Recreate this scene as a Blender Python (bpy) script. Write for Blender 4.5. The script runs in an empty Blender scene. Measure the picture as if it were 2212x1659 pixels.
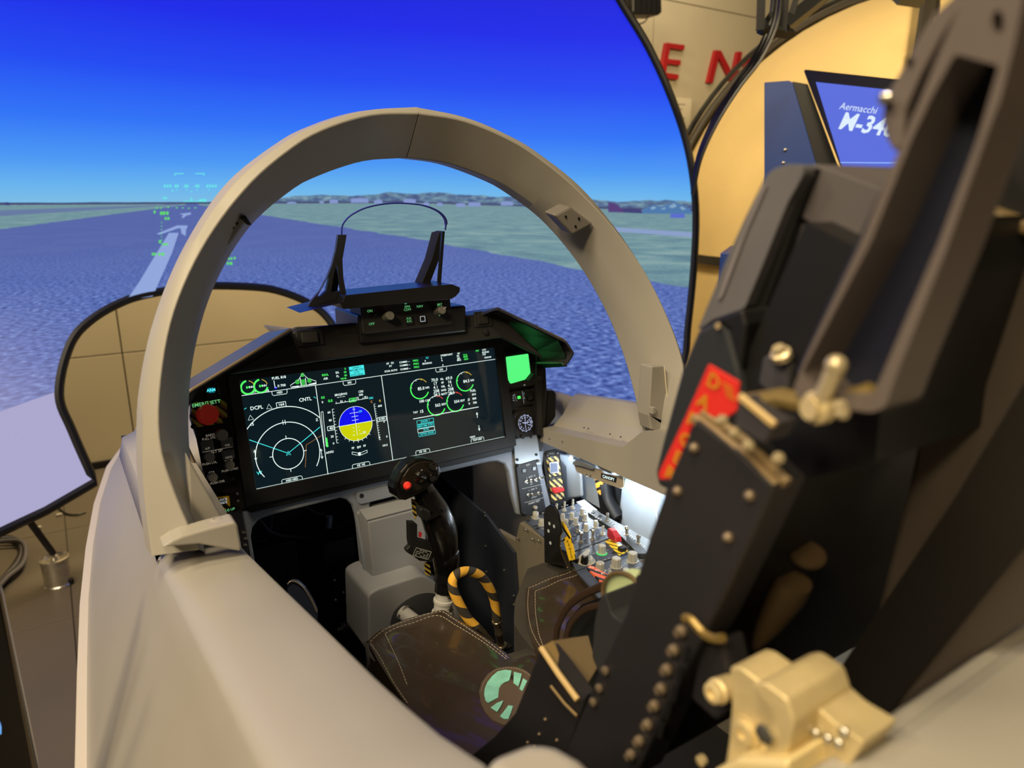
import bpy, bmesh, math, random
import numpy as np
from mathutils import Vector, Matrix
from mathutils.geometry import delaunay_2d_cdt
random.seed(7)
PI=math.pi
sc=bpy.context.scene
COL=sc.collection
# ------------------------------------------------------------------ camera
W,H=2212,1659; CX,CY=W/2,H/2; FPX=1534.0
def _rot():
    vx=(3551.0,426.0); X0=CX-(FPX*FPX+(vx[1]-CY)*(440-CY))/(vx[0]-CX)
    X=np.array([vx[0]-CX,vx[1]-CY,FPX]); X/=np.linalg.norm(X)
    Y=np.array([X0-CX,440-CY,FPX]); Y-=X*(X@Y); Y/=np.linalg.norm(Y)
    return np.stack([X,Y,np.cross(X,Y)],1)
RC=_rot(); CAM=np.array([-0.5017,-1.2165,0.3857])
def ray(p): return RC.T@np.array([p[0]-CX,p[1]-CY,FPX])
def at(p,x=None,y=None,z=None):
    """point of the world seen at photo pixel p on the plane x=, y= or z="""
    d=ray(p)
    for i,v in enumerate((x,y,z)):
        if v is not None:
            return Vector(CAM+d*(v-CAM[i])/d[i])
cam=bpy.data.cameras.new('camera'); camo=bpy.data.objects.new('camera',cam); COL.objects.link(camo)
M=Matrix(((RC[0,0],-RC[1,0],-RC[2,0],CAM[0]),(RC[0,1],-RC[1,1],-RC[2,1],CAM[1]),(RC[0,2],-RC[1,2],-RC[2,2],CAM[2]),(0,0,0,1)))
camo.matrix_world=M
cam.sensor_fit='HORIZONTAL'; cam.sensor_width=36; cam.lens=36*FPX/W
cam.clip_start=0.01; cam.clip_end=100
cam.dof.use_dof=True; cam.dof.focus_distance=1.15; cam.dof.aperture_fstop=4.5
sc.camera=camo
# ------------------------------------------------------------------ world, lights, exposure
sc.view_settings.view_transform='Standard'; sc.view_settings.look='None'
sc.view_settings.exposure=0.0; sc.view_settings.gamma=1.0; sc.view_settings.use_curve_mapping=False
wd=bpy.data.worlds.new('world'); sc.world=wd; wd.use_nodes=True
wd.node_tree.nodes['Background'].inputs[0].default_value=(1.0,.8,.55,1)
wd.node_tree.nodes['Background'].inputs[1].default_value=0.012
def light(name,kind,loc,energy,color,size=.3,size_y=None,target=None,spread=None):
    l=bpy.data.lights.new(name,kind); l.energy=energy; l.color=color
    if kind=='AREA':
        l.size=size
        if size_y: l.shape='RECTANGLE'; l.size_y=size_y
        if spread: l.spread=spread
    else: l.shadow_soft_size=size
    o=bpy.data.objects.new(name,l); COL.objects.link(o); o.location=loc
    if target is not None:
        o.rotation_euler=(Vector(target)-Vector(loc)).to_track_quat('-Z','Y').to_euler()
    o['kind']='structure'
    return o
WARM=(1.0,.80,.48)
light('ceiling_lamp','AREA',(-2.3,-1.15,2.3),44,(1.0,.82,.56),.8,.8,(-.1,-.5,0))
light('ceiling_lamp','AREA',(-.9,-1.05,2.62),48,(1.0,.80,.52),.7,.7,(-.2,-.6,0))
light('ceiling_lamp','AREA',(-2.3,.55,2.35),26,WARM,.5,.5,(-.1,-.3,0))
light('ceiling_lamp','AREA',(-2.7,-2.3,2.4),82,(1.0,.77,.44),.5,.5,(0,-.9,.1))
light('ceiling_lamp','AREA',(2.2,-1.6,2.6),60,WARM,.8,.8,(3.4,1.2,.4),1.6)
light('ceiling_lamp','AREA',(.45,2.2,2.2),100,WARM,.8,.3,(.5,2.75,-.3))
light('ceiling_lamp','AREA',(3.0,2.0,2.5),14,(1.0,.84,.6),.6,.6,(3.6,2.8,1.0))
# cool LED strip lights under the starboard sill
for k,(y,e) in enumerate(((-.02,.5),(-.14,.8),(-.24,.8),(-.34,.8),(-.46,.6))):
    light('sill_led_light','POINT',(.385,y,-.172),e*.48,(.80,.91,1.0),.006)
# ------------------------------------------------------------------ materials
def lin(c):
    return tuple(((v/255)/12.92 if v/255<=.04045 else ((v/255+.055)/1.055)**2.4) for v in c)
MATS={}
def mat(name,rgb,rough=.5,metal=0.0,spec=.5,bump=None,var=None,coat=0,emit=None,es=1.0,alpha=None,aniso=0):
    if name in MATS: return MATS[name]
    m=bpy.data.materials.new(name); m.use_nodes=True; nt=m.node_tree; b=nt.nodes['Principled BSDF']
    c=lin(rgb); b.inputs['Base Color'].default_value=(*c,1); b.inputs['Roughness'].default_value=rough
    b.inputs['Metallic'].default_value=metal; b.inputs['Specular IOR Level'].default_value=spec
    if coat: b.inputs['Coat Weight'].default_value=coat; b.inputs['Coat Roughness'].default_value=.06
    if emit: b.inputs['Emission Color'].default_value=(*lin(emit),1); b.inputs['Emission Strength'].default_value=es
    tc=nt.nodes.new('ShaderNodeTexCoord')
    if var:
        s,a=var
        n=nt.nodes.new('ShaderNodeTexNoise'); n.inputs['Scale'].default_value=s; n.inputs['Detail'].default_value=4
        nt.links.new(tc.outputs['Object'],n.inputs['Vector'])
        r=nt.nodes.new('ShaderNodeMapRange'); r.inputs['From Min'].default_value=.3; r.inputs['From Max'].default_value=.7
        r.inputs['To Min'].default_value=1-a; r.inputs['To Max'].default_value=1+a
        nt.links.new(n.outputs['Fac'],r.inputs['Value'])
        mm=nt.nodes.new('ShaderNodeVectorMath'); mm.operation='SCALE'; mm.inputs[0].default_value=c
        nt.links.new(r.outputs[0],mm.inputs['Scale']); nt.links.new(mm.outputs[0],b.inputs['Base Color'])
        r2=nt.nodes.new('ShaderNodeMapRange'); r2.inputs['To Min'].default_value=rough*.85; r2.inputs['To Max'].default_value=min(1,rough*1.15)
        nt.links.new(n.outputs['Fac'],r2.inputs['Value']); nt.links.new(r2.outputs[0],b.inputs['Roughness'])
    if bump:
        s,st=bump
        n=nt.nodes.new('ShaderNodeTexNoise'); n.inputs['Scale'].default_value=s; n.inputs['Detail'].default_value=3
        nt.links.new(tc.outputs['Object'],n.inputs['Vector'])
        bp=nt.nodes.new('ShaderNodeBump'); bp.inputs['Strength'].default_value=st; bp.inputs['Distance'].default_value=.002
        nt.links.new(n.outputs['Fac'],bp.inputs['Height']); nt.links.new(bp.outputs[0],b.inputs['Normal'])
    MATS[name]=m; return m
def emis(name,rgb,s=1.0):
    if name in MATS: return MATS[name]
    m=bpy.data.materials.new(name); m.use_nodes=True; nt=m.node_tree; nt.nodes.clear()
    e=nt.nodes.new('ShaderNodeEmission'); e.inputs[0].default_value=(*lin(rgb),1); e.inputs[1].default_value=s
    o=nt.nodes.new('ShaderNodeOutputMaterial'); nt.links.new(e.outputs[0],o.inputs[0]); MATS[name]=m; return m
def stripes(name,c1,c2,scale,direction,rough=.5,ratio=.5,c3=None):
    """diagonal painted stripes in object space"""
    m=bpy.data.materials.new(name); m.use_nodes=True; nt=m.node_tree; b=nt.nodes['Principled BSDF']; b.inputs['Roughness'].default_value=rough
    tc=nt.nodes.new('ShaderNodeTexCoord'); d=nt.nodes.new('ShaderNodeVectorMath'); d.operation='DOT_PRODUCT'; d.inputs[1].default_value=[v*scale for v in direction]
    nt.links.new(tc.outputs['Object'],d.inputs[0])
    f=nt.nodes.new('ShaderNodeMath'); f.operation='FRACT'; nt.links.new(d.outputs['Value'],f.inputs[0])
    r=nt.nodes.new('ShaderNodeValToRGB'); r.color_ramp.interpolation='CONSTANT'; r.color_ramp.elements[0].color=(*lin(c1),1)
    r.color_ramp.elements[1].position=ratio; r.color_ramp.elements[1].color=(*lin(c2),1)
    if c3:
        e=r.color_ramp.elements.new(ratio+(1-ratio)*.5); e.color=(*lin(c3),1)
    nt.links.new(f.outputs[0],r.inputs[0]); nt.links.new(r.outputs[0],b.inputs['Base Color']); MATS[name]=m; return m
paint=mat('grey_beige_paint',(160,157,151),.42,spec=.45,var=(6,.03),bump=(350,.05))
paint_in=mat('interior_grey_paint',(150,158,168),.5,var=(9,.04),bump=(500,.06))
alu=mat('brushed_aluminium',(150,156,162),.42,.55,var=(14,.08),bump=(260,.08))
black=mat('matt_black_plastic',(22,22,24),.5,var=(30,.1),bump=(900,.08))
blk2=mat('satin_black_metal',(30,30,33),.38,spec=.5,var=(12,.1))
hoodm=mat('hood_black_rubber',(28,28,30),.30,var=(20,.08),bump=(700,.08))
gloss=mat('gloss_black_plastic',(14,14,15),.24,spec=.6,coat=.15)
bezelm=mat('display_bezel_black',(20,21,24),.42)
glassm=mat('display_glass',(7,9,12),.05,spec=.6,coat=.3,emit=(14,30,36),es=.8)
panelm=mat('panel_black_paint',(33,36,42),.55,bump=(900,.06))
seatm=mat('seat_dark_metal',(36,35,39),.48,spec=.4,var=(8,.12),bump=(500,.05))
seatpad=mat('seat_grey_fabric',(90,90,96),.75,var=(20,.1),bump=(900,.2))
seatblk=mat('seat_black_metal',(14,14,17),.5)
leather=mat('brown_black_leatherette',(60,50,42),.30,spec=.6,var=(10,.12),bump=(28,.9),coat=.5)
weave=mat('woven_grey_fabric',(60,57,54),.85,bump=(800,.9))
knobm=mat('knob_grey_plastic',(172,172,165),.4,.15,var=(40,.04))
steel=mat('polished_steel',(190,188,180),.25,.9)
castm=mat('cast_pale_alloy',(214,196,150),.45,.35,var=(20,.12),bump=(120,.3))
white=emis('panel_white_legend',(190,200,200),.75)
whited=mat('white_legend_print',(205,210,212),.6)
whites=emis('display_white',(235,255,248),1.15)
cyans=emis('display_cyan',(70,225,225),1.1)
greens=emis('display_green',(80,255,100),1.1)
greend=emis('display_dark_green',(60,190,70),.9)
yell=emis('display_yellow',(235,200,70),1.0)
reds=emis('display_red',(230,80,60),1.0)
orgs=emis('display_orange',(220,150,80),.9)
blues=emis('display_blue',(20,20,235),1.0)
limes=emis('display_lime',(205,210,10),1.0)
legend=emis('green_legend',(120,220,140),.7)
redm=mat('red_plastic',(190,40,42),.35,emit=(120,20,20),es=.15)
red2=mat('red_guard_paint',(178,32,44),.3)
yelm=mat('yellow_tape',(236,196,40),.5)
mint=mat('mint_reflective_fabric',(140,215,200),.5,bump=(200,.4),var=(60,.12))
stitch=mat('pale_stitching',(165,155,140),.8)
rimm=mat('screen_rim_black',(14,15,18),.45)
# ------------------------------------------------------------------ mesh helpers
class MB:
    def __init__(s): s.v=[]; s.f=[]; s.m=[]; s.sm=[]
    def add(s,vs,fs,mi=0,smooth=False):
        o=len(s.v); s.v+= [tuple(v) for v in vs]; s.f+= [tuple(i+o for i in f) for f in fs]; s.m+=[mi]*len(fs); s.sm+=[smooth]*len(fs); return s
    def box(s,c,d,R=None,mi=0):
        x,y,z=[v/2 for v in d]; vs=[Vector((a*x,b*y,e*z)) for a in(-1,1) for b in(-1,1) for e in(-1,1)]
        if R is not None: vs=[R@v for v in vs]
        vs=[v+Vector(c) for v in vs]
        return s.add(vs,[(0,1,3,2),(4,6,7,5),(0,4,5,1),(2,3,7,6),(0,2,6,4),(1,5,7,3)],mi)
    def prism(s,pts,vec,mi=0,cap=True):
        """polygon pts (3D) swept along vec"""
        n=len(pts); vec=Vector(vec); a=[Vector(p) for p in pts]; b=[p+vec for p in a]
        nrm=Vector((0,0,0))
        for i in range(n): nrm+=a[i].cross(a[(i+1)%n])
        fl = nrm.dot(vec)>0
        fs=[tuple(range(n)),tuple(range(2*n-1,n-1,-1))] if cap else []
        fs+=[(i,i+n,(i+1)%n+n,(i+1)%n) for i in range(n)]
        if fl: fs=[f[::-1] for f in fs]
        return s.add(a+b,fs,mi)
    def tube(s,path,r,n=10,mi=0,closed=False,cap=True,flat=1.0):
        path=[Vector(p) for p in path]; N=len(path); vs=[];fs=[]
        rr=r if isinstance(r,(list,tuple)) else [r]*N
        up=None
        for i,p in enumerate(path):
            if closed: t=path[(i+1)%N]-path[i-1]
            else: t=path[min(i+1,N-1)]-path[max(i-1,0)]
            if t.length<1e-9: t=Vector((0,0,1))
            t.normalize()
            if up is None:
                up=Vector((0,0,1)) if abs(t.z)<.9 else Vector((0,1,0))
            u=(up-t*up.dot(t)); 
            if u.length<1e-6: u=t.orthogonal()
            u.normalize(); w=t.cross(u); up=u
            for k in range(n):
                a=2*PI*k/n; vs.append(p+(u*math.cos(a)*flat+w*math.sin(a))*rr[i])
        for i in range(N if closed else N-1):
            j=(i+1)%N
            for k in range(n): fs.append((i*n+k,i*n+(k+1)%n,j*n+(k+1)%n,j*n+k))
        s.add(vs,fs,mi,True)
        if cap and not closed:
            o=len(s.v)-len(vs); s.f.append(tuple(o+k for k in range(n))[::-1]); s.f.append(tuple(o+(N-1)*n+k for k in range(n))); s.m+=[mi]*2; s.sm+=[False]*2
        return s
    def lathe(s,base,axis,prof,n=20,mi=0,flute=0,smooth=True):
        """prof: list of (r,h) along axis"""
        base=Vector(base); ax=Vector(axis).normalized(); u=ax.orthogonal().normalized(); w=ax.cross(u); vs=[];fs=[]
        for (r,h) in prof:
            for k in range(n):
                a=2*PI*k/n; q=r*(1-(flute if k%2 else 0))
                vs.append(base+ax*h+(u*math.cos(a)+w*math.sin(a))*q)
        P=len(prof)
        for i in range(P-1):
            for k in range(n): fs.append((i*n+k,i*n+(k+1)%n,(i+1)*n+(k+1)%n,(i+1)*n+k))
        s.add(vs,fs,mi,smooth and not flute)
        o=len(s.v)-len(vs); s.f.append(tuple(o+k for k in range(n))[::-1]); s.f.append(tuple(o+(P-1)*n+k for k in range(n))); s.m+=[mi]*2; s.sm+=[False]*2
        return s
    def ball(s,c,r,n=12,m=8,mi=0,sc_=(1,1,1)):
        c=Vector(c); vs=[];fs=[]
        for i in range(m+1):
            th=PI*i/m
            for k in range(n):
                a=2*PI*k/n; vs.append(c+Vector((math.sin(th)*math.cos(a)*sc_[0],math.sin(th)*math.sin(a)*sc_[1],math.cos(th)*sc_[2]))*r)
        for i in range(m):
            for k in range(n): fs.append((i*n+k,(i+1)*n+k,(i+1)*n+(k+1)%n,i*n+(k+1)%n))
        return s.add(vs,fs,mi,True)
    def grid(s,rows,mi=0,smooth=True,closed=False):
        n=len(rows[0]); vs=[p for r in rows for p in r]; fs=[]
        for i in range(len(rows)-1):
            for k in range(n if closed else n-1): fs.append((i*n+k,i*n+(k+1)%n,(i+1)*n+(k+1)%n,(i+1)*n+k))
        return s.add(vs,fs,mi,smooth)
    def build(s,name,mats,parent=None,bevel=0,seg=2,recalc=True,solid=None,label=None):
        me=bpy.data.meshes.new(name); me.from_pydata([tuple(v) for v in s.v],[],s.f)
        if not isinstance(mats,(list,tuple)): mats=[mats]
        for m in mats: me.materials.append(m)
        me.polygons.foreach_set('material_index',s.m); me.polygons.foreach_set('use_smooth',s.sm)
        if recalc:
            b=bmesh.new(); b.from_mesh(me); bmesh.ops.recalc_face_normals(b,faces=b.faces); b.to_mesh(me); b.free()
        me.update()
        if any(s.sm): me.set_sharp_from_angle(angle=math.radians(40))
        o=bpy.data.objects.new(name,me); COL.objects.link(o)
        if parent is not None:
            o.parent=parent; o.matrix_parent_inverse=Matrix.Translation(-wloc(parent))
        if solid:
            md=o.modifiers.new('solid','SOLIDIFY'); md.thickness=solid[0]; md.offset=solid[1]
        if bevel:
            md=o.modifiers.new('bevel','BEVEL'); md.width=bevel; md.segments=seg; md.limit_method='ANGLE'; md.angle_limit=.6; md.harden_normals=False
        if label: o['label']=label
        return o
WLOC={}
def wloc(o): return WLOC.get(o.name,Vector((0,0,0)))
def thing(name,label,cat,loc=(0,0,0),group=None,kind=None):
    o=bpy.data.objects.new(name,None); COL.objects.link(o); o.location=loc; o.empty_display_size=.03; WLOC[o.name]=Vector(loc)
    if label: o['label']=label
    if cat: o['category']=cat
    if group: o['group']=group
    if kind: o['kind']=kind
    return o
def tag(o,label=None,cat=None,group=None,kind=None):
    for k,v in (('label',label),('category',cat),('group',group),('kind',kind)):
        if v: o[k]=v
    return o
FONT={}
def text_geo(s_,size,align='CENTER',bold=0.0,space=1.0):
    k=(s_,align,bold,space)
    if k not in FONT:
        c=bpy.data.curves.new('t','FONT'); c.body=s_; c.size=1; c.align_x=align; c.align_y='CENTER'; c.offset=bold; c.space_character=space; c.resolution_u=2
        o=bpy.data.objects.new('t',c); COL.objects.link(o); bpy.context.view_layer.update()
        me=bpy.data.meshes.new_from_object(o.evaluated_get(bpy.context.evaluated_depsgraph_get()))
        FONT[k]=([tuple(v.co) for v in me.vertices],[tuple(p.vertices) for p in me.polygons])
        bpy.data.objects.remove(o); bpy.data.curves.remove(c); bpy.data.meshes.remove(me)
    v,f=FONT[k]
    return [(a*size,b*size) for a,b,_ in v],f
class Frame:
    """a plane in the world: origin, u axis, v axis, normal w = u x v"""
    def __init__(s,O,U,V):
        s.O=Vector(O); s.U=Vector(U).normalized(); s.V=Vector(V); s.V=(s.V-s.U*s.V.dot(s.U)).normalized(); s.N=s.U.cross(s.V)
    def p(s,u,v,w=0): return s.O+s.U*u+s.V*v+s.N*w
    def px(s,p,w=0):
        d=Vector(ray(p)); o=Vector(CAM); O=s.O+s.N*w
        t=(O-o).dot(s.N)/d.dot(s.N); q=o+d*t-O
        return q.dot(s.U),q.dot(s.V)
    def P(s,p,w=0): return s.p(*s.px(p,w),w)
    def prism(s,mb,uv,w0,w1,mi=0): return mb.prism([s.p(u,v,w0) for u,v in uv],s.N*(w1-w0),mi)
    def pprism(s,mb,px,w0,w1,mi=0,ref=None):
        r=w1 if ref is None else ref
        return s.prism(mb,[s.px(p,r) for p in px],w0,w1,mi)
    def line(s,mb,pts,wd,w,mi=0,closed=False):
        n=len(pts); rows=[]
        P=[Vector((a,b)) for a,b in pts]
        for i in range(n):
            if closed: t=P[(i+1)%n]-P[i-1]
            else: t=P[min(i+1,n-1)]-P[max(i-1,0)]
            t.normalize(); q=Vector((-t.y,t.x))*wd/2
            rows.append([s.p(*(P[i]+q),w),s.p(*(P[i]-q),w)])
        if closed: rows.append(rows[0])
        mb.grid(rows,mi,False)
    def arc(s,mb,c,r,a0,a1,wd,w,mi=0,n=40):
        s.line(mb,[(c[0]+r*math.cos(a0+(a1-a0)*i/n),c[1]+r*math.sin(a0+(a1-a0)*i/n)) for i in range(n+1)],wd,w,mi)
    def rect(s,mb,c,d,wd,w,mi=0):
        x,y=d[0]/2,d[1]/2
        for a,b in (((-x,-y),(x,-y)),((x,-y),(x,y)),((x,y),(-x,y)),((-x,y),(-x,-y))):
            s.line(mb,[(c[0]+a[0],c[1]+a[1]),(c[0]+b[0],c[1]+b[1])],wd,w,mi)
    def fill(s,mb,uv,w,mi=0): mb.add([s.p(u,v,w) for u,v in uv],[tuple(range(len(uv)))],mi)
    def text(s,mb,t,uv,size,w,align='CENTER',rot=0,mi=0,bold=0,sx=1.0):
        vs,fs=text_geo(t,size,align,bold); ca,sa=math.cos(rot),math.sin(rot)
        mb.add([s.p(uv[0]+a*sx*ca-b*sa,uv[1]+a*sx*sa+b*ca,w) for a,b in vs],fs,mi)
def rrect(x0,y0,x1,y1,r,n=4):
    out=[]
    for (cx_,cy_,a0) in ((x1-r,y1-r,0),(x0+r,y1-r,PI/2),(x0+r,y0+r,PI),(x1-r,y0+r,1.5*PI)):
        for i in range(n+1):
            a=a0+PI/2*i/n; out.append((cx_+r*math.cos(a),cy_+r*math.sin(a)))
    return out
def round_poly(pts,r,n=4):
    out=[]; N=len(pts)
    for i in range(N):
        p=Vector(pts[i]); a=Vector(pts[i-1])-p; b=Vector(pts[(i+1)%N])-p
        q=min(r,a.length*.45,b.length*.45); a=p+a.normalized()*q; b=p+b.normalized()*q
        for k in range(n+1):
            t=k/n; out.append(tuple((1-t)**2*a+2*t*(1-t)*p+t*t*b))
    return out
def interp(x,xs,ys): return float(np.interp(x,xs,ys))
def spline(pts,n=8):
    """Catmull-Rom through 3D points"""
    P=[Vector(p) for p in pts]; P=[P[0]*2-P[1]]+P+[P[-1]*2-P[-2]]; out=[]
    for i in range(1,len(P)-2):
        for k in range(n):
            t=k/n; a,b,c,d=P[i-1],P[i],P[i+1],P[i+2]
            out.append(.5*((2*b)+(c-a)*t+(2*a-5*b+4*c-d)*t*t+(3*b-a-3*c+d)*t**3))
    out.append(P[-2]); return out

def studs(name,m,par,items,prof,n=10,axis=None,bevel=0,ball=None):
    """many alike small lathed pieces: one shared mesh, one object each"""
    first=None; out=[]
    for it in items:
        pos,ax=it if isinstance(it,tuple) and len(it)==2 and isinstance(it[0],Vector) else (it,axis)
        if first is None:
            q=MB()
            if ball: q.ball((0,0,0),ball,n,max(6,n//2))
            else: q.lathe((0,0,0),(0,0,1),prof,n)
            first=q.build(name,m,par,bevel=bevel); o=first
        else:
            o=first.copy(); COL.objects.link(o); o.parent=par
        o.matrix_parent_inverse=Matrix.Identity(4)
        M_=Matrix.Translation(Vector(pos)-wloc(par)) @ Vector(ax or (0,0,1)).to_track_quat('Z','Y').to_matrix().to_4x4()
        o.matrix_basis=M_; out.append(o)
    return out
SCREW=[(.0030,0),(.0030,.001),(.0018,.0022)]
# ================================================================== THE ROOM
FZ=-0.92
tile=mat('floor_tile_grey_brown',(98,89,76),.5,spec=.4,var=(3,.06),bump=(120,.05))
grout=mat('floor_joint',(70,62,52),.8)
wallm=mat('front_wall_tan_panel',(206,194,166),.75,var=(2,.04),bump=(60,.05))
wallg=mat('room_wall_grey',(176,166,142),.8,var=(2,.04))
def slab(name,lo,hi,m,parent=None,kind='structure',bevel=0):
    c=[(a+b)/2 for a,b in zip(lo,hi)]; d=[b-a for a,b in zip(lo,hi)]
    o=MB().box(c,d).build(name,m,parent,bevel=bevel)
    if kind: o['kind']=kind
    return o
floor=slab('floor',(-4,-4,FZ-.08),(6.2,3.4,FZ-.004),grout)
# tiles of the floor that the picture shows, on the left
T=.76; k=0; tm=None
for ix in range(-4,2):
    for iy in range(-3,4):
        x0=-.588+ix*T; y0=.53+iy*T
        if ix>0 or y0+T>2.82: 
            if y0>2.75: continue
        y1=min(y0+T,2.8)
        mb=MB().box((x0+T/2,(y0+y1)/2,FZ-.006),(T-.004,y1-y0-.004,.012))
        mb.build('tile',tile,floor,bevel=.001,seg=1)
wdk=mat('hall_wall_dark',(72,66,58),.8,var=(2,.04))
slab('wall_back',(-4,-4.1,FZ),(6.2,-4,3),wdk); slab('wall_left',(-4.1,-4,FZ),(-4,3.4,3),wdk); slab('wall_right',(6.2,-4,FZ),(6.3,3.4,3),wdk)
slab('ceiling',(-4,-4,2.7),(6.2,3.4,2.8),mat('ceiling_dark',(38,35,32),.9))
wf=slab('wall_front',(-4,2.80,FZ),(6.2,2.9,3),grout)
# large wall panels with narrow joints
xs=[-4,-2.6,-1.42,-.245,.93,2.1,3.28,4.46,5.6,6.2]; zs=[FZ,-.345,.75,1.75,2.7]
for i in range(len(xs)-1):
    for j in range(len(zs)-1):
        m_=wallg if (j>1) else wallm
        MB().box(((xs[i]+xs[i+1])/2,2.795,(zs[j]+zs[j+1])/2),(xs[i+1]-xs[i]-.006,.014,zs[j+1]-zs[j]-.006)).build('panel',m_,wf,bevel=.001,seg=1)
bb=slab('baseboard_front',(-1.0,2.765,FZ),(.4,2.786,FZ+.035),rimm)
# ------------------------------------------------------------------ red wall letters
redl=mat('red_letter_paint',(158,24,28),.5)
WF=Frame((0,2.788,0),(1,0,0),(0,0,1))
def letter(name,polys,label):
    mb=MB()
    for i_,p in enumerate(polys): WF.pprism(mb,p,0,.03+.0008*i_,0)
    return tag(mb.build(name,redl,bevel=.002),label,'letter')
letter('wall_letter',[[(1440,92),(1480,97),(1478,108),(1438,103)],[(1436,126),(1472,130),(1470,141),(1434,137)],[(1428,155),(1467,161),(1465,172),(1426,167)],[(1440,92),(1450,93),(1437,168),(1426,167)]],'red capital letter E standing on the grey wall beside the dome rim')
letter('wall_letter',[[(1546,108),(1557,109),(1540,180),(1529,178)],[(1546,108),(1558,109),(1592,176),(1580,175)],[(1581,176),(1591,177),(1604,112),(1594,111)]],'red capital letter N on the grey wall, partly behind the truss cables')
a=[(1632-22*math.cos(t),142-30*math.sin(t)) for t in np.linspace(-1.3,1.4,14)]; b_=[(1632-12*math.cos(t),142-20*math.sin(t)) for t in np.linspace(1.4,-1.3,14)]
letter('wall_letter',[a+b_],'curved stroke of the third red letter just left of the truss')
letter('wall_letter',[[(1386,84),(1398,82),(1399,94),(1390,96)]],'tip of a red letter showing beside the black dome rim')
pn=MB(); WF.pprism(pn,[(1452,210),(1494,213),(1490,296),(1448,292)],0,.012)
o=tag(pn.build('wall_notice',mat('notice_paper',(205,196,172),.7)),'pale square notice on the grey wall under the red E','notice')
tm_=MB()
for r_ in range(6): WF.pprism(tm_,[(1460,224+r_*10),(1480-(r_%3)*5,225+r_*10),(1480-(r_%3)*5,227+r_*10),(1460,226+r_*10)],.012,.013)
tm_.build('printed_lines',mat('notice_text',(120,110,96),.8),o)
# ceiling black spot lamp box above the rim
sp=thing('stage_spotlight','small black ridged spotlight box hanging at the top above the dome rim','lamp',at((1400,12),y=2.3))
F=Frame((0,2.3,0),(1,0,0),(0,0,1)); q=MB(); F.pprism(q,[(1368,-34),(1428,-34),(1430,26),(1424,32),(1374,32),(1368,26)],-.12,0); q.build('lamp_body',rimm,sp,bevel=.006)
for i in range(5):
    q=MB(); F.pprism(q,[(1376+i*11,-30),(1380+i*11,-30),(1380+i*11,28),(1376+i*11,28)],0,.006); q.build('cooling_fin',rimm,sp)
q=MB(); q.tube(spline([F.P((1362,20),.02),F.P((1358,2),.03),F.P((1352,-30),.03)]),.006,6); q.build('cable',rimm,sp)
q=MB(); q.tube(spline([F.P((1400,34)),F.P((1394,46)),F.P((1382,52))]),.004,6); q.build('cable',rimm,sp)
# ------------------------------------------------------------------ simulator dome screen
DE=Vector((0,-.65,.375)); DR=2.45
def dsph(az,el,r=DR):
    a,e=math.radians(az),math.radians(el)
    return DE+Vector((math.sin(a)*math.cos(e),math.cos(a)*math.cos(e),math.sin(e)))*r
def dpx(p,r=DR):
    d=Vector(ray(p)).normalized(); o=Vector(CAM)-DE; b=o.dot(d); c=o.dot(o)-r*r
    return Vector(CAM)+d*(-b+math.sqrt(b*b-c))
def azel(P):
    d=(P-DE).normalized(); return (math.degrees(math.atan2(d.x,d.y)),math.degrees(math.asin(d.z)))
def chain(pts,n=6): return [(v.x,v.y) for v in spline([(a,b,0) for a,b in pts],n)]
right=chain([(22,38),(31,30),(37,23.5),(40.7,18.2),(43.5,14.3),(45.9,9.8),(47.7,5.1),(48.7,-.1),(48.9,-5.5),(48.7,-12),(48.3,-16.5),(45,-22)],5)
bot=[(36,-24.4),(28,-24.6),(19.6,-24.5),(16,-23.9),(11.9,-22.7)]
notch=chain([(11.9,-22.7),(12.6,-18.2),(12.9,-15),(11.3,-11.1),(9.3,-9.2),(6.5,-7.9),(3.9,-7.4),(0,-7.05)],6)
half=right+bot+notch[1:]
cont=half+[(-a,b) for a,b in half[::-1][1:]]
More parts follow.
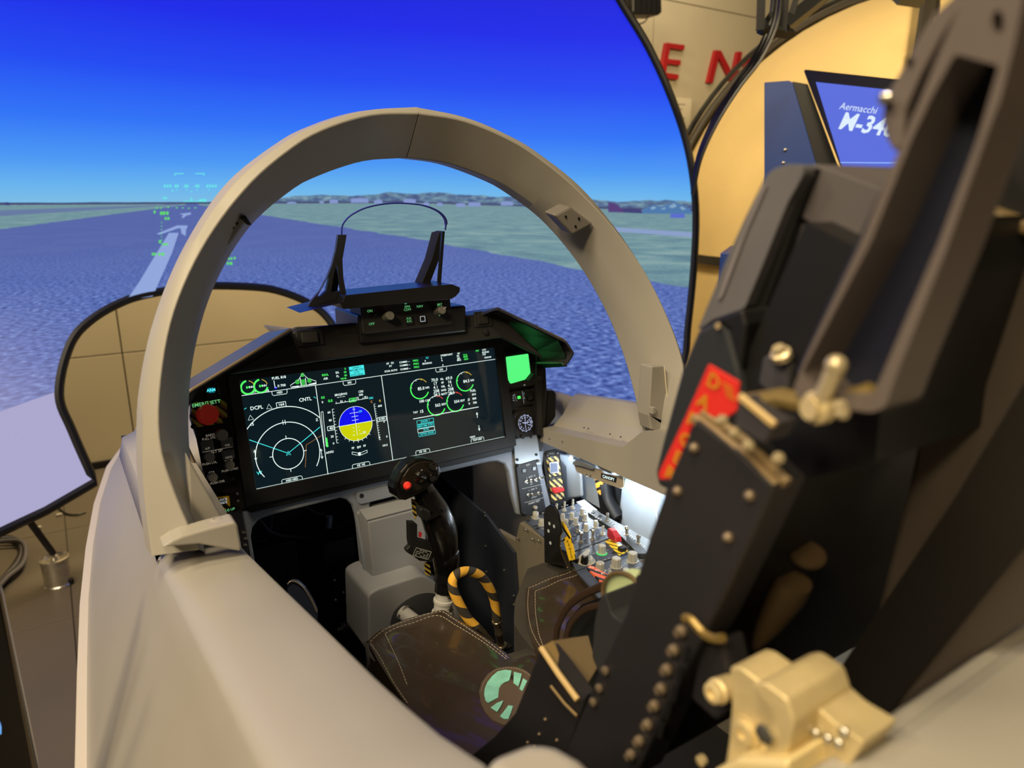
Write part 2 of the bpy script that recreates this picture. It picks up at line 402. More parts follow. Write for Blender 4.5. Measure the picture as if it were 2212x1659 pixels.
# inner points
pts=[Vector(p) for p in cont]; nb=len(pts)
for i in range(-33,34):
    for j in range(-17,27):
        pts.append(Vector((i*1.5+.01,j*1.5+.02)))
edges=[(i,(i+1)%nb) for i in range(nb)]
vo,eo,fo,_,_,_=delaunay_2d_cdt(pts,edges,[list(range(nb))],1,1e-5)
def domemat():
    m=bpy.data.materials.new('projected_airfield_picture'); m.use_nodes=True; nt=m.node_tree; N=nt.nodes; L=nt.links
    bs=N['Principled BSDF']; bs.inputs['Roughness'].default_value=.8; bs.inputs['Base Color'].default_value=(.02,.02,.02,1); bs.inputs['Specular IOR Level'].default_value=.1
    def mth(op,a,b=None,c=None,clamp=False):
        n=N.new('ShaderNodeMath'); n.operation=op; n.use_clamp=clamp
        for i,v in enumerate((a,b,c)):
            if v is None: continue
            if isinstance(v,(int,float)): n.inputs[i].default_value=v
            else: L.new(v,n.inputs[i])
        return n.outputs[0]
    def ramp(x,stops,interp_='LINEAR'):
        r=N.new('ShaderNodeValToRGB'); r.color_ramp.interpolation=interp_; e=r.color_ramp.elements
        e[0].position=stops[0][0]; e[0].color=(*lin(stops[0][1]),1); e[1].position=stops[-1][0]; e[1].color=(*lin(stops[-1][1]),1)
        for p,c in stops[1:-1]:
            q=e.new(p); q.color=(*lin(c),1)
        L.new(x,r.inputs[0]); return r.outputs[0]
    def mix(f,a,b):
        n=N.new('ShaderNodeMix'); n.data_type='RGBA'
        L.new(f,n.inputs[0]) if not isinstance(f,(int,float)) else setattr(n.inputs[0],'default_value',f)
        for i,v in ((6,a),(7,b)):
            if isinstance(v,tuple): n.inputs[i].default_value=(*lin(v),1)
            else: L.new(v,n.inputs[i])
        return n.outputs[2]
    g=N.new('ShaderNodeNewGeometry'); s=N.new('ShaderNodeVectorMath'); s.operation='SUBTRACT'; s.inputs[1].default_value=tuple(DE); L.new(g.outputs['Position'],s.inputs[0])
    nn=N.new('ShaderNodeVectorMath'); nn.operation='NORMALIZE'; L.new(s.outputs[0],nn.inputs[0])
    sx=N.new('ShaderNodeSeparateXYZ'); L.new(nn.outputs[0],sx.inputs[0]); X,Y,Z=sx.outputs
    Z=mth('ADD',mth('SUBTRACT',Z,.003),mth('MULTIPLY',mth('MAXIMUM',mth('SUBTRACT',X,.35),0.0),.04))
    az=mth('ARCTAN2',X,Y)
    # ground plane seen from the pilot's eye, 2 units above it
    dn=mth('MAXIMUM',mth('MULTIPLY',Z,-1),.0012); t=mth('DIVIDE',2.0,dn)
    GX=mth('MULTIPLY',X,t); GY=mth('MULTIPLY',Y,t)
    cg=N.new('ShaderNodeCombineXYZ'); L.new(GX,cg.inputs[0]); L.new(GY,cg.inputs[1])
    def noise(scale,detail=3,vec=None,dist=0):
        n=N.new('ShaderNodeTexNoise'); n.inputs['Scale'].default_value=scale; n.inputs['Detail'].default_value=detail; n.inputs['Distortion'].default_value=dist
        L.new(vec or cg.outputs[0],n.inputs['Vector']); return n.outputs['Fac']
    # sky by elevation
    sky=ramp(mth('MULTIPLY',Z,2.2),[(0,(128,196,236)),(.06,(104,184,246)),(.14,(72,156,252)),(.26,(40,118,255)),(.42,(18,74,250)),(.6,(8,36,240)),(.85,(4,18,215))])
    # hills: silhouette height as noise over azimuth
    ca=N.new('ShaderNodeCombineXYZ'); L.new(mth('MULTIPLY',az,9),ca.inputs[0])
    h1=noise(1.0,6,ca.outputs[0]); hh=mth('MULTIPLY',h1,.03)
    env=N.new('ShaderNodeMapRange'); L.new(az,env.inputs[0]); env.inputs[1].default_value=.02; env.inputs[2].default_value=.3; env.inputs[3].default_value=.13; env.inputs[4].default_value=1.05
    hh=mth('MULTIPLY',hh,env.outputs[0]); hill=mth('LESS_THAN',Z,mth('ADD',hh,.001))
    cz=N.new('ShaderNodeCombineXYZ'); L.new(mth('MULTIPLY',az,60),cz.inputs[0]); L.new(mth('MULTIPLY',Z,160),cz.inputs[1])
    hc=ramp(noise(1.0,5,cz.outputs[0]),[(.3,(62,78,128)),(.48,(84,112,150)),(.6,(110,146,168)),(.75,(150,178,190))])
    lowd=mth('LESS_THAN',Z,mth('ADD',mth('MULTIPLY',noise(3.0,4,ca.outputs[0]),.006),.0002))
    hc=mix(lowd,hc,(66,74,118))
    # grass and asphalt
    gr=ramp(noise(.35,5,None,.6),[(.3,(88,126,146)),(.5,(110,150,160)),(.66,(136,170,172))])
    fine=noise(5.0,4)
    gr=mix(mth('MULTIPLY',mth('GREATER_THAN',fine,.56),.22),gr,(160,180,190))
    az1=ramp(noise(9.0,2.5),[(.33,(42,62,136)),(.5,(82,108,182)),(.62,(110,136,210)),(.78,(164,186,232))])
    farm=N.new('ShaderNodeMapRange'); L.new(dn,farm.inputs[0]); farm.inputs[1].default_value=.035; farm.inputs[2].default_value=.13
    asp=mix(farm.outputs[0],(84,102,172),az1)
    big=noise(.25,4,None,.4); asp=mix(mth('MULTIPLY',mth('GREATER_THAN',big,.5),.10),asp,(112,128,190))
    # runway: left edge -15.5, right edge 11.3
    wob=mth('MULTIPLY',mth('SUBTRACT',noise(.3,3),.5),1.4)
    inr=mth('MULTIPLY',mth('GREATER_THAN',mth('ADD',GX,wob),-15.6),mth('LESS_THAN',mth('ADD',GX,wob),11.4))
    gnd=mix(inr,gr,asp)
    # far taxiway bands
    tx=mth('MULTIPLY',mth('MULTIPLY',mth('GREATER_THAN',GX,34.0),mth('LESS_THAN',GX,42.0)),mth('GREATER_THAN',az,.62)); gnd=mix(tx,gnd,(140,162,206))
    tx=mth('MULTIPLY',mth('GREATER_THAN',GX,-70.0),mth('LESS_THAN',GX,-34.0)); gnd=mix(mth('MULTIPLY',tx,.7),gnd,(96,110,168))
    isg=mth('LESS_THAN',Z,0.0)
    col=mix(hill,sky,hc); col=mix(isg,col,gnd)
    # room-light wash at lower left put into the emission; picture ends near the bottom
    pr=N.new('ShaderNodeMapRange'); L.new(dn,pr.inputs[0]); pr.inputs[1].default_value=.10; pr.inputs[2].default_value=.26
    lf=N.new('ShaderNodeMapRange'); L.new(az,lf.inputs[0]); lf.inputs[1].default_value=-.14; lf.inputs[2].default_value=-.3
    col=mix(mth('MULTIPLY',mth('MULTIPLY',pr.outputs[0],lf.outputs[0]),.45),col,(188,180,214))
    edge=mth('ADD',dn,mth('MULTIPLY',mth('ADD',az,.25),.18))
    end=mth('MULTIPLY',mth('GREATER_THAN',edge,.262),mth('LESS_THAN',az,-.05))
    col=mix(end,col,(176,172,212))
    L.new(col,bs.inputs['Emission Color']); bs.inputs['Emission Strength'].default_value=.92
    return m
DM=domemat(); dome=thing('projection_dome','large curved dome screen with black rim showing a runway under blue sky','dome screen',(0,1.8,.3))
md=MB(); md.add([dsph(v.x,v.y) for v in vo],[tuple(f) for f in fo],0,True); o=md.build('screen_surface',DM,dome,recalc=False)
mb_=MB(); mb_.add([dsph(v.x,v.y,DR+.03) for v in vo],[tuple(f) for f in fo],0,True); mb_.build('dome_shell',mat('dome_back_grey',(120,112,96),.7),dome)
mr=MB(); mr.tube([dsph(a,b,DR+.008) for a,b in cont],.017,8,closed=True); mr.build('rim',rimm,dome)
# projected symbols, runway markings and buildings: flat pictures on the screen
def ddecal(name,polys,m,off=.006,sub=True,kind=None,label=None):
    q=MB()
    for p in polys:
        P=[dpx(a,DR-off) for a in p]; q.add(P,[tuple(range(len(P)))])
    o=q.build(name,m,dome,recalc=False)
    if kind: o['kind']=kind
    if label: o['label']=label
    return o
pale=emis('runway_mark_projected',(150,172,226),.95)
ddecal('runway_stripe',[[(274,648),(300,610),(365,503),(386,503),(372,545),(330,640)]],pale,label='projected pale runway centre stripe')
ddecal('runway_arrow',[[(338,505),(383,487),(405,487),(404,494),(385,493),(345,507)],[(390,490),(402,492),(401,510),(392,504)]],pale)
ddecal('runway_arrow',[[(388,462),(412,459),(413,463),(402,466),(396,471),(392,470),(396,465)]],pale)
hud=emis('projected_symbology_cyan',(110,235,235),.95); hug=emis('projected_symbology_green',(110,240,110),.85)
def bars(spec): return [[(x,y),(x+w,y),(x+w,y+h),(x,y+h)] for x,y,w,h in spec]
cy=[(377,374,20,2),(377,374,2,6),(422,374,20,2),(440,374,2,6),(396,434,44,2),(430,430,16,6),(412,427,3,8),(352,426,9,4),(371,410,3,4),(412,412,2,3)]
for x in (354,360,366,377,382,398,403,422,427,446,452,458,464): cy.append((x,399,4,6))
for x in (380,402,424,450): cy.append((x+1,408,1.6,4))
ddecal('projected_symbols',bars(cy),hud,.01,kind='stuff')
gy=[(332,455,4,6),(346,457,5,7),(352,457,5,7),(359,457,5,7),(356,469,4,6),(362,469,4,6),(337,448,4,3),(346,448,3,3),(362,446,3,3),(380,448,4,2),(393,448,4,2),(406,449,4,2),(420,448,4,2),(343,519,5,6),(351,526,12,4),(328,546,4,6),(333,546,4,6),(342,546,5,6),(349,546,6,6),(492,556,4,5),(498,556,4,5),(505,555,4,5),(490,566,4,6),(496,566,6,6)]
for k_ in range(8): gy.append((348,480+k_*7.5,2.2,2)); 
for k_ in range(3): gy.append((498,526+k_*9,3,2))
ddecal('projected_symbols',bars(gy),hug,.01,kind='stuff')
bw=emis('projected_building_pale',(140,158,214),.9); bd=emis('projected_building_dark',(70,70,124),.9); brd=emis('projected_roof_red',(92,70,130),.9); bbl=emis('projected_building_blue',(96,116,214),.9)
bl=[(712,432,18,7,bw),(758,429,38,9,bw),(808,433,18,6,bw),(872,431,26,7,bw),(915,438,12,6,bw),(944,439,12,6,bw),(985,440,20,7,bw),(1012,438,26,8,bw),(620,437,20,3,bw),(1082,436,26,8,bw),(690,436,10,3,bw),(1135,441,18,6,bd),(8,438,14,5,bd)]
for x,y,w,h,m_ in bl:
    ddecal('projected_building',[[(x,y),(x+w*.5,y-1.5),(x+w,y),(x+w,y+h),(x,y+h)]],m_,.008)
ddecal('projected_building',[[(1314,458),(1314,437),(1330,440),(1346,452),(1346,459)]],brd,.008)
ddecal('projected_building',[[(1346,459),(1346,452),(1360,450),(1385,453),(1388,461)]],bd,.008)
ddecal('projected_building',[[(1448,470),(1449,459),(1462,456),(1466,459),(1466,471)],[(1466,471),(1466,459),(1478,461),(1480,470)]],bbl,.008)
# mountains on the right of the picture
mt=emis('projected_mountain',(84,128,180),.9); mt2=emis('projected_mountain_light',(140,176,204),.9)
pk=[(1385,461),(1388,452),(1400,447),(1412,443),(1426,447),(1438,444),(1448,440),(1458,436),(1468,442),(1480,447),(1490,450),(1495,462)]
ddecal('projected_mountain',[pk],mt,.007); ddecal('projected_snow_patch',[[(1404,450),(1412,445),(1418,449),(1410,453)],[(1444,446),(1457,439),(1462,446),(1452,450)],[(1468,448),(1474,446),(1482,452),(1474,454)],[(1426,452),(1436,448),(1440,453)]],mt2,.009,kind='stuff')
# rim support pole, standing on an aluminium drum
st=thing('dome_support_leg','black pole on a bright aluminium drum foot, standing on the tiles left of the fuselage','support',at((125,1268),z=FZ))
base=at((127,1262),z=FZ); dd=base.y
q=MB(); q.lathe((base.x,base.y,FZ),(0,0,1),[(.0465,0),(.0465,.006),(.043,.01),(.043,.093),(.0465,.096),(.0465,.104),(.040,.106),(.038,.098),(.012,.096)],32); q.build('drum_foot',mat('turned_aluminium',(205,200,190),.28,.9,var=(60,.06)),st)
q=MB(); q.lathe((base.x,base.y,FZ+.096),(0,0,1),[(.010,0),(.010,.012),(.004,.014),(.004,.03)],12); q.build('nut',steel,st)
top=dsph(-17.4,-24.2,DR+.01); q=MB(); q.tube([(base.x,base.y,FZ+.12),top],.011,10); q.build('pole',rimm,st)
q=MB(); q.lathe((base.x+.035,base.y-.02,FZ),(0,0,1),[(.012,0),(.012,.02),(.009,.022)],12); q.build('rubber_stop',rimm,st)
# cable bundle and small litter on the floor
cb=thing('cable_bundle','loose bundle of grey cables coiled on the floor at the far left','cable',at((40,1200),z=FZ))
grc=mat('cable_grey',(96,92,96),.5)
for k_ in range(4):
    pp=[at(p,z=FZ+.012+.006*k_) for p in ((-10+2*k_,1160+k_*3),(30+4*k_,1162+2*k_),(44+4*k_,1185),(36+4*k_,1210+3*k_),(14,1240+3*k_),(-12,1268+4*k_))]
    q=MB(); q.tube(spline(pp),.0075,8); q.build('cable',grc if k_%2 else rimm,cb)
q=MB(); q.tube(spline([at(p,z=FZ+.006) for p in ((118,1088),(140,1108),(165,1112),(185,1106))]),.004,6); tag(q.build('thin_cable',rimm),'thin black cable curving over the floor behind the drum foot','cable')
for nm,px_,lb in (('plug',(128,1112),'small white plug on the tiles behind the pole'),('plug',(83,1140),'small white clip lying on the tiles left of the pole')):
    p=at(px_,z=FZ+.006); q=MB().box(p,(.022,.012,.012)); tag(q.build(nm,mat('white_plug',(205,198,180),.5),bevel=.003),lb,'plug')
# black equipment monitor at the far left bottom
mon=thing('operator_monitor','black upright monitor edge at the bottom left corner with a lit blue line','monitor',(-.75,-.25,FZ))
MY=-.4
F=Frame((0,MY,0),(1,0,0),(0,0,1)); q=MB(); F.pprism(q,[(-60,1200),(4,1285),(82,1659),(95,1760),(-60,1760)],-.02,0); q.build('monitor_housing',gloss,mon,bevel=.004)
q=MB(); F.pprism(q,[(-3,1278),(4,1285),(92,1735),(84,1737)],0,.004); q.build('bezel',mat('monitor_bezel_brown',(66,58,48),.4),mon)
q=MB(); F.pprism(q,[(-8,1560),(0,1562),(3,1572),(3,1586),(-8,1588)],0,.002); q.build('lit_indicator',emis('monitor_lit_blue',(110,170,235),1.0),mon)
q=MB(); q.box((F.P((0,1700)).x-.05,MY+.02,(FZ+F.P((20,1740)).z)/2),(.10,.05,abs(FZ-F.P((20,1740)).z))); q.build('monitor_stand',gloss,mon)
# ------------------------------------------------------------------ second simulator dome, truss, kiosk
dm2=thing('second_dome','tan rounded dome shell of another simulator with black rib frame at the right','dome',(3.9,1.9,FZ))
tan=mat('tan_dome_shell',(206,180,124),.8,bump=(18,.9),var=(3,.04))
def pt3(p,dist):
    d=Vector(ray(p)).normalized(); return Vector(CAM)+d*dist
c0=pt3((1950,440),4.85); c0=Vector((c0.x,c0.y,.10)); RD=1.33
q=MB(); rows=[]
for i in range(19):
    th=PI/2*(1-i/18); rows.append([c0+Vector((RD*math.sin(th+0)*math.cos(a),RD*math.sin(th)*math.sin(a),1.38*math.cos(th))) for a in [2*PI*k_/64 for k_ in range(64)]])
q.grid(rows,0,True,True); q.build('dome_shell',tan,dm2)
q=MB(); q.lathe((c0.x,c0.y,FZ),(0,0,1),[(RD*.97,0),(RD*.97,.08-FZ)],64); q.build('drum_wall',tan,dm2)
q=MB(); q.lathe((c0.x,c0.y,.06),(0,0,1),[(RD+.015,0),(RD+.015,.045)],64); q.build('base_ring',rimm,dm2)
frm=mat('rib_frame_brown_black',(48,42,34),.55)
cd=(c0-Vector(CAM)); ca0=math.atan2(-cd.y,-cd.x)
for da,w in ((-1.37,.03),(-1.22,.018),(.0,.035),(.05,.01),(.75,.03),(-2.3,.03)):
    a=ca0+da; path=[c0+Vector(((RD+.03)*math.sin(th)*math.cos(a),(RD+.03)*math.sin(th)*math.sin(a),1.41*math.cos(th))) for th in [PI/2*(1-i/20) for i in range(21)]]
    q=MB(); q.tube(path,w,8); q.build('rib',frm,dm2)
for k_,(dy,dz) in enumerate(((0,0),(.05,.03),(.02,-.04))):
    a=ca0-1.30+.02*k_; q=MB(); q.tube([c0+Vector(((RD+.07+.02*k_)*math.sin(th)*math.cos(a+.05*math.sin(9*th+k_)),(RD+.07)*math.sin(th)*math.sin(a+.05*math.sin(9*th+k_)),1.45*math.cos(th))) for th in [PI/2*(1-i/24) for i in range(25)]],.009,6); q.build('cable',rimm,dm2)
tr=thing('lighting_truss','black square truss with hanging cables crossing above the tan dome','truss',pt3((1690,30),3.6))
Ft=Frame(pt3((1690,30),2.9),(1,0,0),(0,0,1))
for a_,b2,w in (((1640,-20),(1720,-40),.02),((1642,62),(1708,72),.02),((1645,-30),(1642,66),.018),((1695,-30),(1688,72),.022),((1690,60),(1790,-20),.03),((1640,70),(1700,-20),.012),((1725,-20),(1700,60),.014),((1940,-20),(1988,-12),.05)):
    q=MB(); q.tube([Ft.P(a_),Ft.P(b2)],w,4); q.build('truss_bar',rimm,tr)
for k_ in range(3):
    q=MB(); q.tube(spline([Ft.P(p,.03*k_) for p in ((1672+8*k_,-30),(1662+8*k_,50),(1632+6*k_,118+4*k_),(1585+6*k_,188),(1540+5*k_,262),(1508+3*k_,340),(1496,420))]),.007,6); q.build('cable',rimm,tr)
# information kiosk with tilted monitor
ks=thing('information_kiosk','dark blue kiosk cabinet with a tilted black screen showing white lettering','kiosk',(1.6,.2,FZ))
navy=mat('kiosk_navy_paint',(24,62,140),.45)
F=Frame(pt3((1680,300),2.65),(.59,-.81,0),(0,0,1))
q=MB(); F.pprism(q,[(1651,178),(1704,174),(1712,178),(1768,372),(1790,560),(1651,560)],-.40,0); q.build('cabinet',navy,ks,bevel=.002)
q=MB(); F.pprism(q,[(1712,176),(1745,182),(1815,372),(1768,372)],-.40,-.03); q.build('cabinet_slot',rimm,ks)
q=MB(); F.pprism(q,[(1757,375),(1770,318),(1806,360),(1830,560),(1757,560)],-.35,-.05); q.build('monitor_bracket',navy,ks)
for p in ((1696,324),(1692,352)):
    q=MB(); q.lathe(F.P(p),F.N,[(.006,0),(.006,.003),(.003,.005)],10); q.build('screw',steel,ks)
A=at((1733,148),x=1.56); 
MF=Frame(F.P((1733,148),.03),(.93,-.37,0),(0,0,1))
mU=(F.P((1733,148),.03)); 
# monitor plane: top edge along (1740,150)->(1925,170), left edge down to (1818,360)
P0=pt3((1736,150),2.62); P1=pt3((1925,171),2.45); P2=pt3((1824,372),2.40)
MF=Frame(P0,P1-P0,P0-P2)
q=MB(); MF.pprism(q,round_poly([(1734,149),(2120,190),(2130,390),(1826,390)],8),-.035,0); mon2=q.build('monitor',rimm,ks,bevel=.003)
q=MB(); MF.pprism(q,[(1762,177),(2100,213),(2108,372),(1822,372)],0,.001); q.build('screen',emis('kiosk_screen_blue',(98,116,226),.95),mon2)
q=MB()
o0=MF.px((1846,229)); o1=MF.px((1876,233)); rt=math.atan2(o1[1]-o0[1],o1[0]-o0[0]); sz=(Vector(o1)-Vector(o0)).length
MF.text(q,'Aermacchi',MF.px((1815,229),.002),sz*.62,.002,'LEFT',rt); MF.text(q,'M-346 N',MF.px((1816,262),.002),sz*1.5,.002,'LEFT',rt,bold=.025)
q.build('screen_lettering',emis('kiosk_white',(225,240,255),1.0),mon2)
q=MB(); MF.pprism(q,[(1815,350),(2100,352),(2100,354),(1815,352)],.001,.0015); q.build('screen_line',emis('kiosk_line',(150,190,255),1.0),mon2)
q=MB(); MF.pprism(q,[(1800,395),(1940,400),(1940,600),(1800,600)],-.12,-.04); q.build('kiosk_front',navy,ks)

kb=F.P((1660,372)) if False else ks
_c=[o for o in bpy.data.objects if o.parent==ks and o.name.startswith('cabinet') and 'slot' not in o.name][0]
_b=[v.co for v in _c.data.vertices]; _x=sum(v.x for v in _b)/len(_b); _y=sum(v.y for v in _b)/len(_b); _z=min(v.z for v in _b)
q=MB(); q.box((_x,_y,(FZ+_z)/2+.01),(.42,.42,_z-FZ+.02),Matrix.Rotation(math.atan2(-.81,.59),3,'Z')); q.build('cabinet_pedestal',navy,ks,bevel=.004)
# ================================================================== FUSELAGE MOCK-UP
fus=thing('cockpit_fuselage','grey beige fuselage mock-up shell with smooth sills around the open cockpit','fuselage',(0,-.4,FZ))
def sillz(y): return interp(y,[-1.6,-1.3,-1.0,-.952,-.90,-.825,-.674,-.49,-.39,-.30,.6,1.6],[.17,.15,.112,.107,.088,.068,.038,.0,-.02,-.035,-.10,-.2])
# port sill: closed section swept along y
def sec_port(y):
    z=sillz(y); xi=interp(y,[-1.6,-.30,.6],[-.344,-.344,-.33]); xo=-.43
    out=[(xi,z-.16),(xi,z-.012),(xi-.004,z-.003),(xi-.012,z)]
    out+=[(xi-.035,z+.001),(xo+.035,z+.002),(xo+.022,z+.001)]
    return [Vector((x,y,zz)) for x,zz in out]
ys=[-1.6,-1.45,-1.3,-1.2,-1.1,-1.0,-.95,-.9,-.85,-.8,-.74,-.68,-.6,-.52,-.45,-.39,-.34,-.30]
# port skin: from the ridge outward and down to a thin flange
outl=[(-.551,-.235),(-.539,.001),(-.525,.239),(-.503,.494),(-.474,.743),(-.427,1.021),(-.326,1.306),(-.284,1.5),(-.2,1.72)]
def skin_out(y): return interp(y,[-1.6,-.235,.001,.239,.494,.743,1.021,1.306,1.45],[-.60,-.551,-.539,-.525,-.503,-.474,-.427,-.340,-.28])
def skin_row(y,join):
    z=sillz(y); xo=interp(y,[-1.6,-.3,.3,1.0,1.38],[-.438,-.438,-.42,-.30,-.12]); xb=skin_out(y); zb=-.35
    r=[Vector((xo+.018,y,z-.0005)),Vector((xo+.009,y,z-.0035)),Vector((xo+.003,y,z-.008))] if join else []
    for i in range(13):
        t=i/12; xx=xo+(xb-xo)*(t**1.35*.55+.45*(1-(1-t)**1.5)); zz=(z-.014)+(zb-z+.014)*(t**.92)
        r.append(Vector((xx,y,zz)))
    return r+[Vector((xb-.002,y,zb-.015)),Vector((xb+.006,y,zb-.02)),Vector((xb+.02,y,zb-.25)),Vector((xb+.09,y,FZ+.12))]
q=MB(); q.grid([sec_port(y)+skin_row(y,True) for y in ys]); q.build('port_sill_skin',paint,fus)
q=MB(); q.grid([skin_row(y,False) for y in [-.30,-.25,-.1,.05,.25,.5,.75,1.0,1.2,1.3,1.38]]); q.build('port_nose_skin',paint,fus)
q=MB(); rows=[]
for y in [-1.6,-1.1,-.8,-.5,-.235,.001,.239,.494,.743,1.021,1.2,1.3]:
    xb=skin_out(y); rows.append([Vector((xb-.012,y,-.345)),Vector((xb-.014,y,-.352)),Vector((xb+.002,y,-.356)),Vector((xb+.004,y,-.349))])
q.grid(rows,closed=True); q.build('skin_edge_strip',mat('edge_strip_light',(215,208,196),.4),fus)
# starboard skin (mirrored, mostly hidden) and nose deck
rows=[]
for y in [-1.6,-.95,-.39,0,.5,1.0,1.38]:
    z=-.03 if y>-.3 else sillz(y); xo=interp(y,[-1.6,.3,1.0,1.38],[.45,.45,.30,.12]); xb=-skin_out(y)
    rows.append([Vector((xo+(xb-xo)*(i/8)**.8,y,z-.012+(-.35-z)*(i/8))) for i in range(9)]+[Vector((xb-.02,y,-.6)),Vector((xb-.09,y,FZ+.12))])
q=MB(); q.grid(rows); q.build('starboard_skin',paint,fus,solid=(.005,1))
# cradle under the shell touching the floor
q=MB(); q.box((0,-.1,FZ+.06),(.7,2.4,.13)); q.build('base_cradle',rimm,fus,bevel=.005)
# nose deck between windshield frame rails ahead of the panel
q=MB(); rows=[]
for y,w,z in ((.09,.33,.02),(.3,.40,-.02),(.6,.38,-.06),(.9,.31,-.1),(1.15,.22,-.15),(1.38,.1,-.22)):
    rows.append([Vector((w*math.sin(a),y,z-.10*(1-math.cos(a))-.08*(abs(a)/1.57)**2)) for a in np.linspace(-1.45,1.45,13)])
q.grid(rows); q.build('nose_deck',paint,fus,solid=(.004,1))
# foot block of the arch and its bolt (port)
def wall(name,pxs,kw,vec,m,par,bevel=.002,lab=None):
    P=[at(p,**kw) for p in pxs]; q=MB(); q.prism(P,vec); return q.build(name,m,par,bevel=bevel,label=lab)
arch=thing('windshield_arch','wide grey beige windshield arch standing over the instrument panel','windshield frame',(0,-.33,-.02))
IN=[(0,.455),(.06,.450),(.10,.441),(.15,.424),(.19,.405),(.26,.354),(.32,.278),(.36,.193),(.38,.11),(.386,.03),(.386,-.03)]
OU=[(0,.525),(.065,.518),(.11,.508),(.16,.490),(.205,.468),(.285,.411),(.35,.333),(.398,.25),(.428,.17),(.442,.1),(.447,.05),(.449,-.004)]
MI=[(0,.515),(.06,.511),(.105,.501),(.155,.483),(.198,.460),(.263,.412),(.33,.342),(.38,.265),(.408,.190),(.421,.12),(.414,.06),(.399,-.002)]
def smooth(prof,n=48):
    c=spline([(x,0,z) for x,z in prof],8); L=[0]
    for a,b in zip(c,c[1:]): L.append(L[-1]+(b-a).length)
    s=np.linspace(0,L[-1],n); return [(float(np.interp(t,L,[p.x for p in c])),float(np.interp(t,L,[p.z for p in c]))) for t in s]
sI,sO,sM=smooth(IN),smooth(OU),smooth(MI)
def archsec(i,sgn):
    xi,zi=sI[i]; xo,zo=sO[i]; xm,zm=sM[i]; t=i/47
    k=1+.0*t
    inner_f=(xi-.004,-.285+.4*zi,zi); inner_a=(xi,-.318+.4*zi,zi-.001)
    lx,lz=xi+(xm-xi)*.30,zi+(zm-zi)*.30
    fold=(lx,-.352+.42*lz,lz); mid=(xm,-.392+.40*zm,zm); out=(xo-.002,-.385+.37*zo+.012,zo); outf=(xo+.002,-.345+.37*zo,zo+.001)
    back=((xo+xi)/2,-.30+.38*(zo+zi)/2,(zo+zi)/2)
    return [Vector((sgn*a,b,c)) for a,b,c in (inner_f,inner_a,fold,mid,out,outf,back)]
for sgn,nm in ((-1,'arch_left_half'),(1,'arch_right_half')):
    q=MB(); rows=[archsec(i,sgn) for i in range(48)]
    # small seam at the crown
    for k_,v in enumerate(rows[0]): rows[0][k_]=v+Vector((sgn*.0008,0,0))
    q.grid(rows,0,True,True); q.add(rows[0],[tuple(range(7))]); q.add(rows[-1],[tuple(range(7))])
    o=q.build(nm,paint,arch,bevel=.0018)
# mirror mounts on the arch
for sgn,pxs,nm in ((1,[(1197,465),(1232,446),(1283,484),(1238,508)],'mounting_bracket'),):
    P=[at(p,y=-.238) for p in pxs]; q=MB(); q.prism(P,(-.002,.03,.006)); q.build(nm,mat('bracket_grey',(120,116,112),.45),arch,bevel=.004)
    studs('bracket_hole',rimm,arch,[at(p,y=-.239) for p in ((1222,468),(1250,472),(1243,489))],[(.0022,0),(.0022,.0008)],8,(0,-1,0))
P=[at(p,y=-.214) for p in [(478,521),(519,466),(531,467),(533,478),(494,532),(484,531)]]; q=MB(); q.prism(P,(.004,.02,.0)); q.build('mounting_bracket',mat('bracket_pale_grey',(150,150,156),.4),arch,bevel=.003)
P=[at(p,y=-.218) for p in [(517,470),(530,464),(545,487),(533,486),(526,477)]]; q=MB(); q.prism(P,(.002,.012,.0)); q.build('bracket_notch',rimm,arch,bevel=.002)
studs('bracket_hole',rimm,arch,[at(p,y=-.2155) for p in ((512,483),(503,492),(495,506))],[(.0018,0),(.0018,.0008)],8,(-.3,-1,0))
# foot blocks, gusset and bolt
fy=-.406
q=MB(); q.prism([at(p,y=fy) for p in [(350,1183),(372,1168),(395,1158),(450,1142),(506,1128),(513,1133),(522,1182),(520,1192),(430,1176)]],(0,.030,.0)); q.build('foot_block',paint,arch,bevel=.003)
q=MB(); q.prism([at(p,y=-.352) for p in [(405,985),(414,1146),(486,1130)]],(0,.02,.0)); q.build('gusset_plate',paint,arch,bevel=.002)
q=MB(); bb_=at((469,1138),y=-.385); q.lathe(bb_,(0,0,1),[(.012,-.004),(.012,.0015),(.0085,.002),(.0085,.009),(.006,.0105),(.0035,.0105),(.0035,.008)],20); q.build('foot_bolt',paint,arch)
# starboard foot: block, seam strip and fastener
q=MB(); q.prism([at(p,y=-.335) for p in [(1402,898),(1408,792),(1434,790),(1448,900),(1500,960),(1500,940),(1440,935),(1407,928)]],(0,.03,0)); q.build('foot_block',paint,arch,bevel=.002)
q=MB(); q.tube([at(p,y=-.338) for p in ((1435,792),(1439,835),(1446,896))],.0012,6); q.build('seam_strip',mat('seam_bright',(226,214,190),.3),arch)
q=MB(); q.box(at((1409,886),y=-.34),(.008,.01,.012)); q.build('clip',paint,arch,bevel=.001)
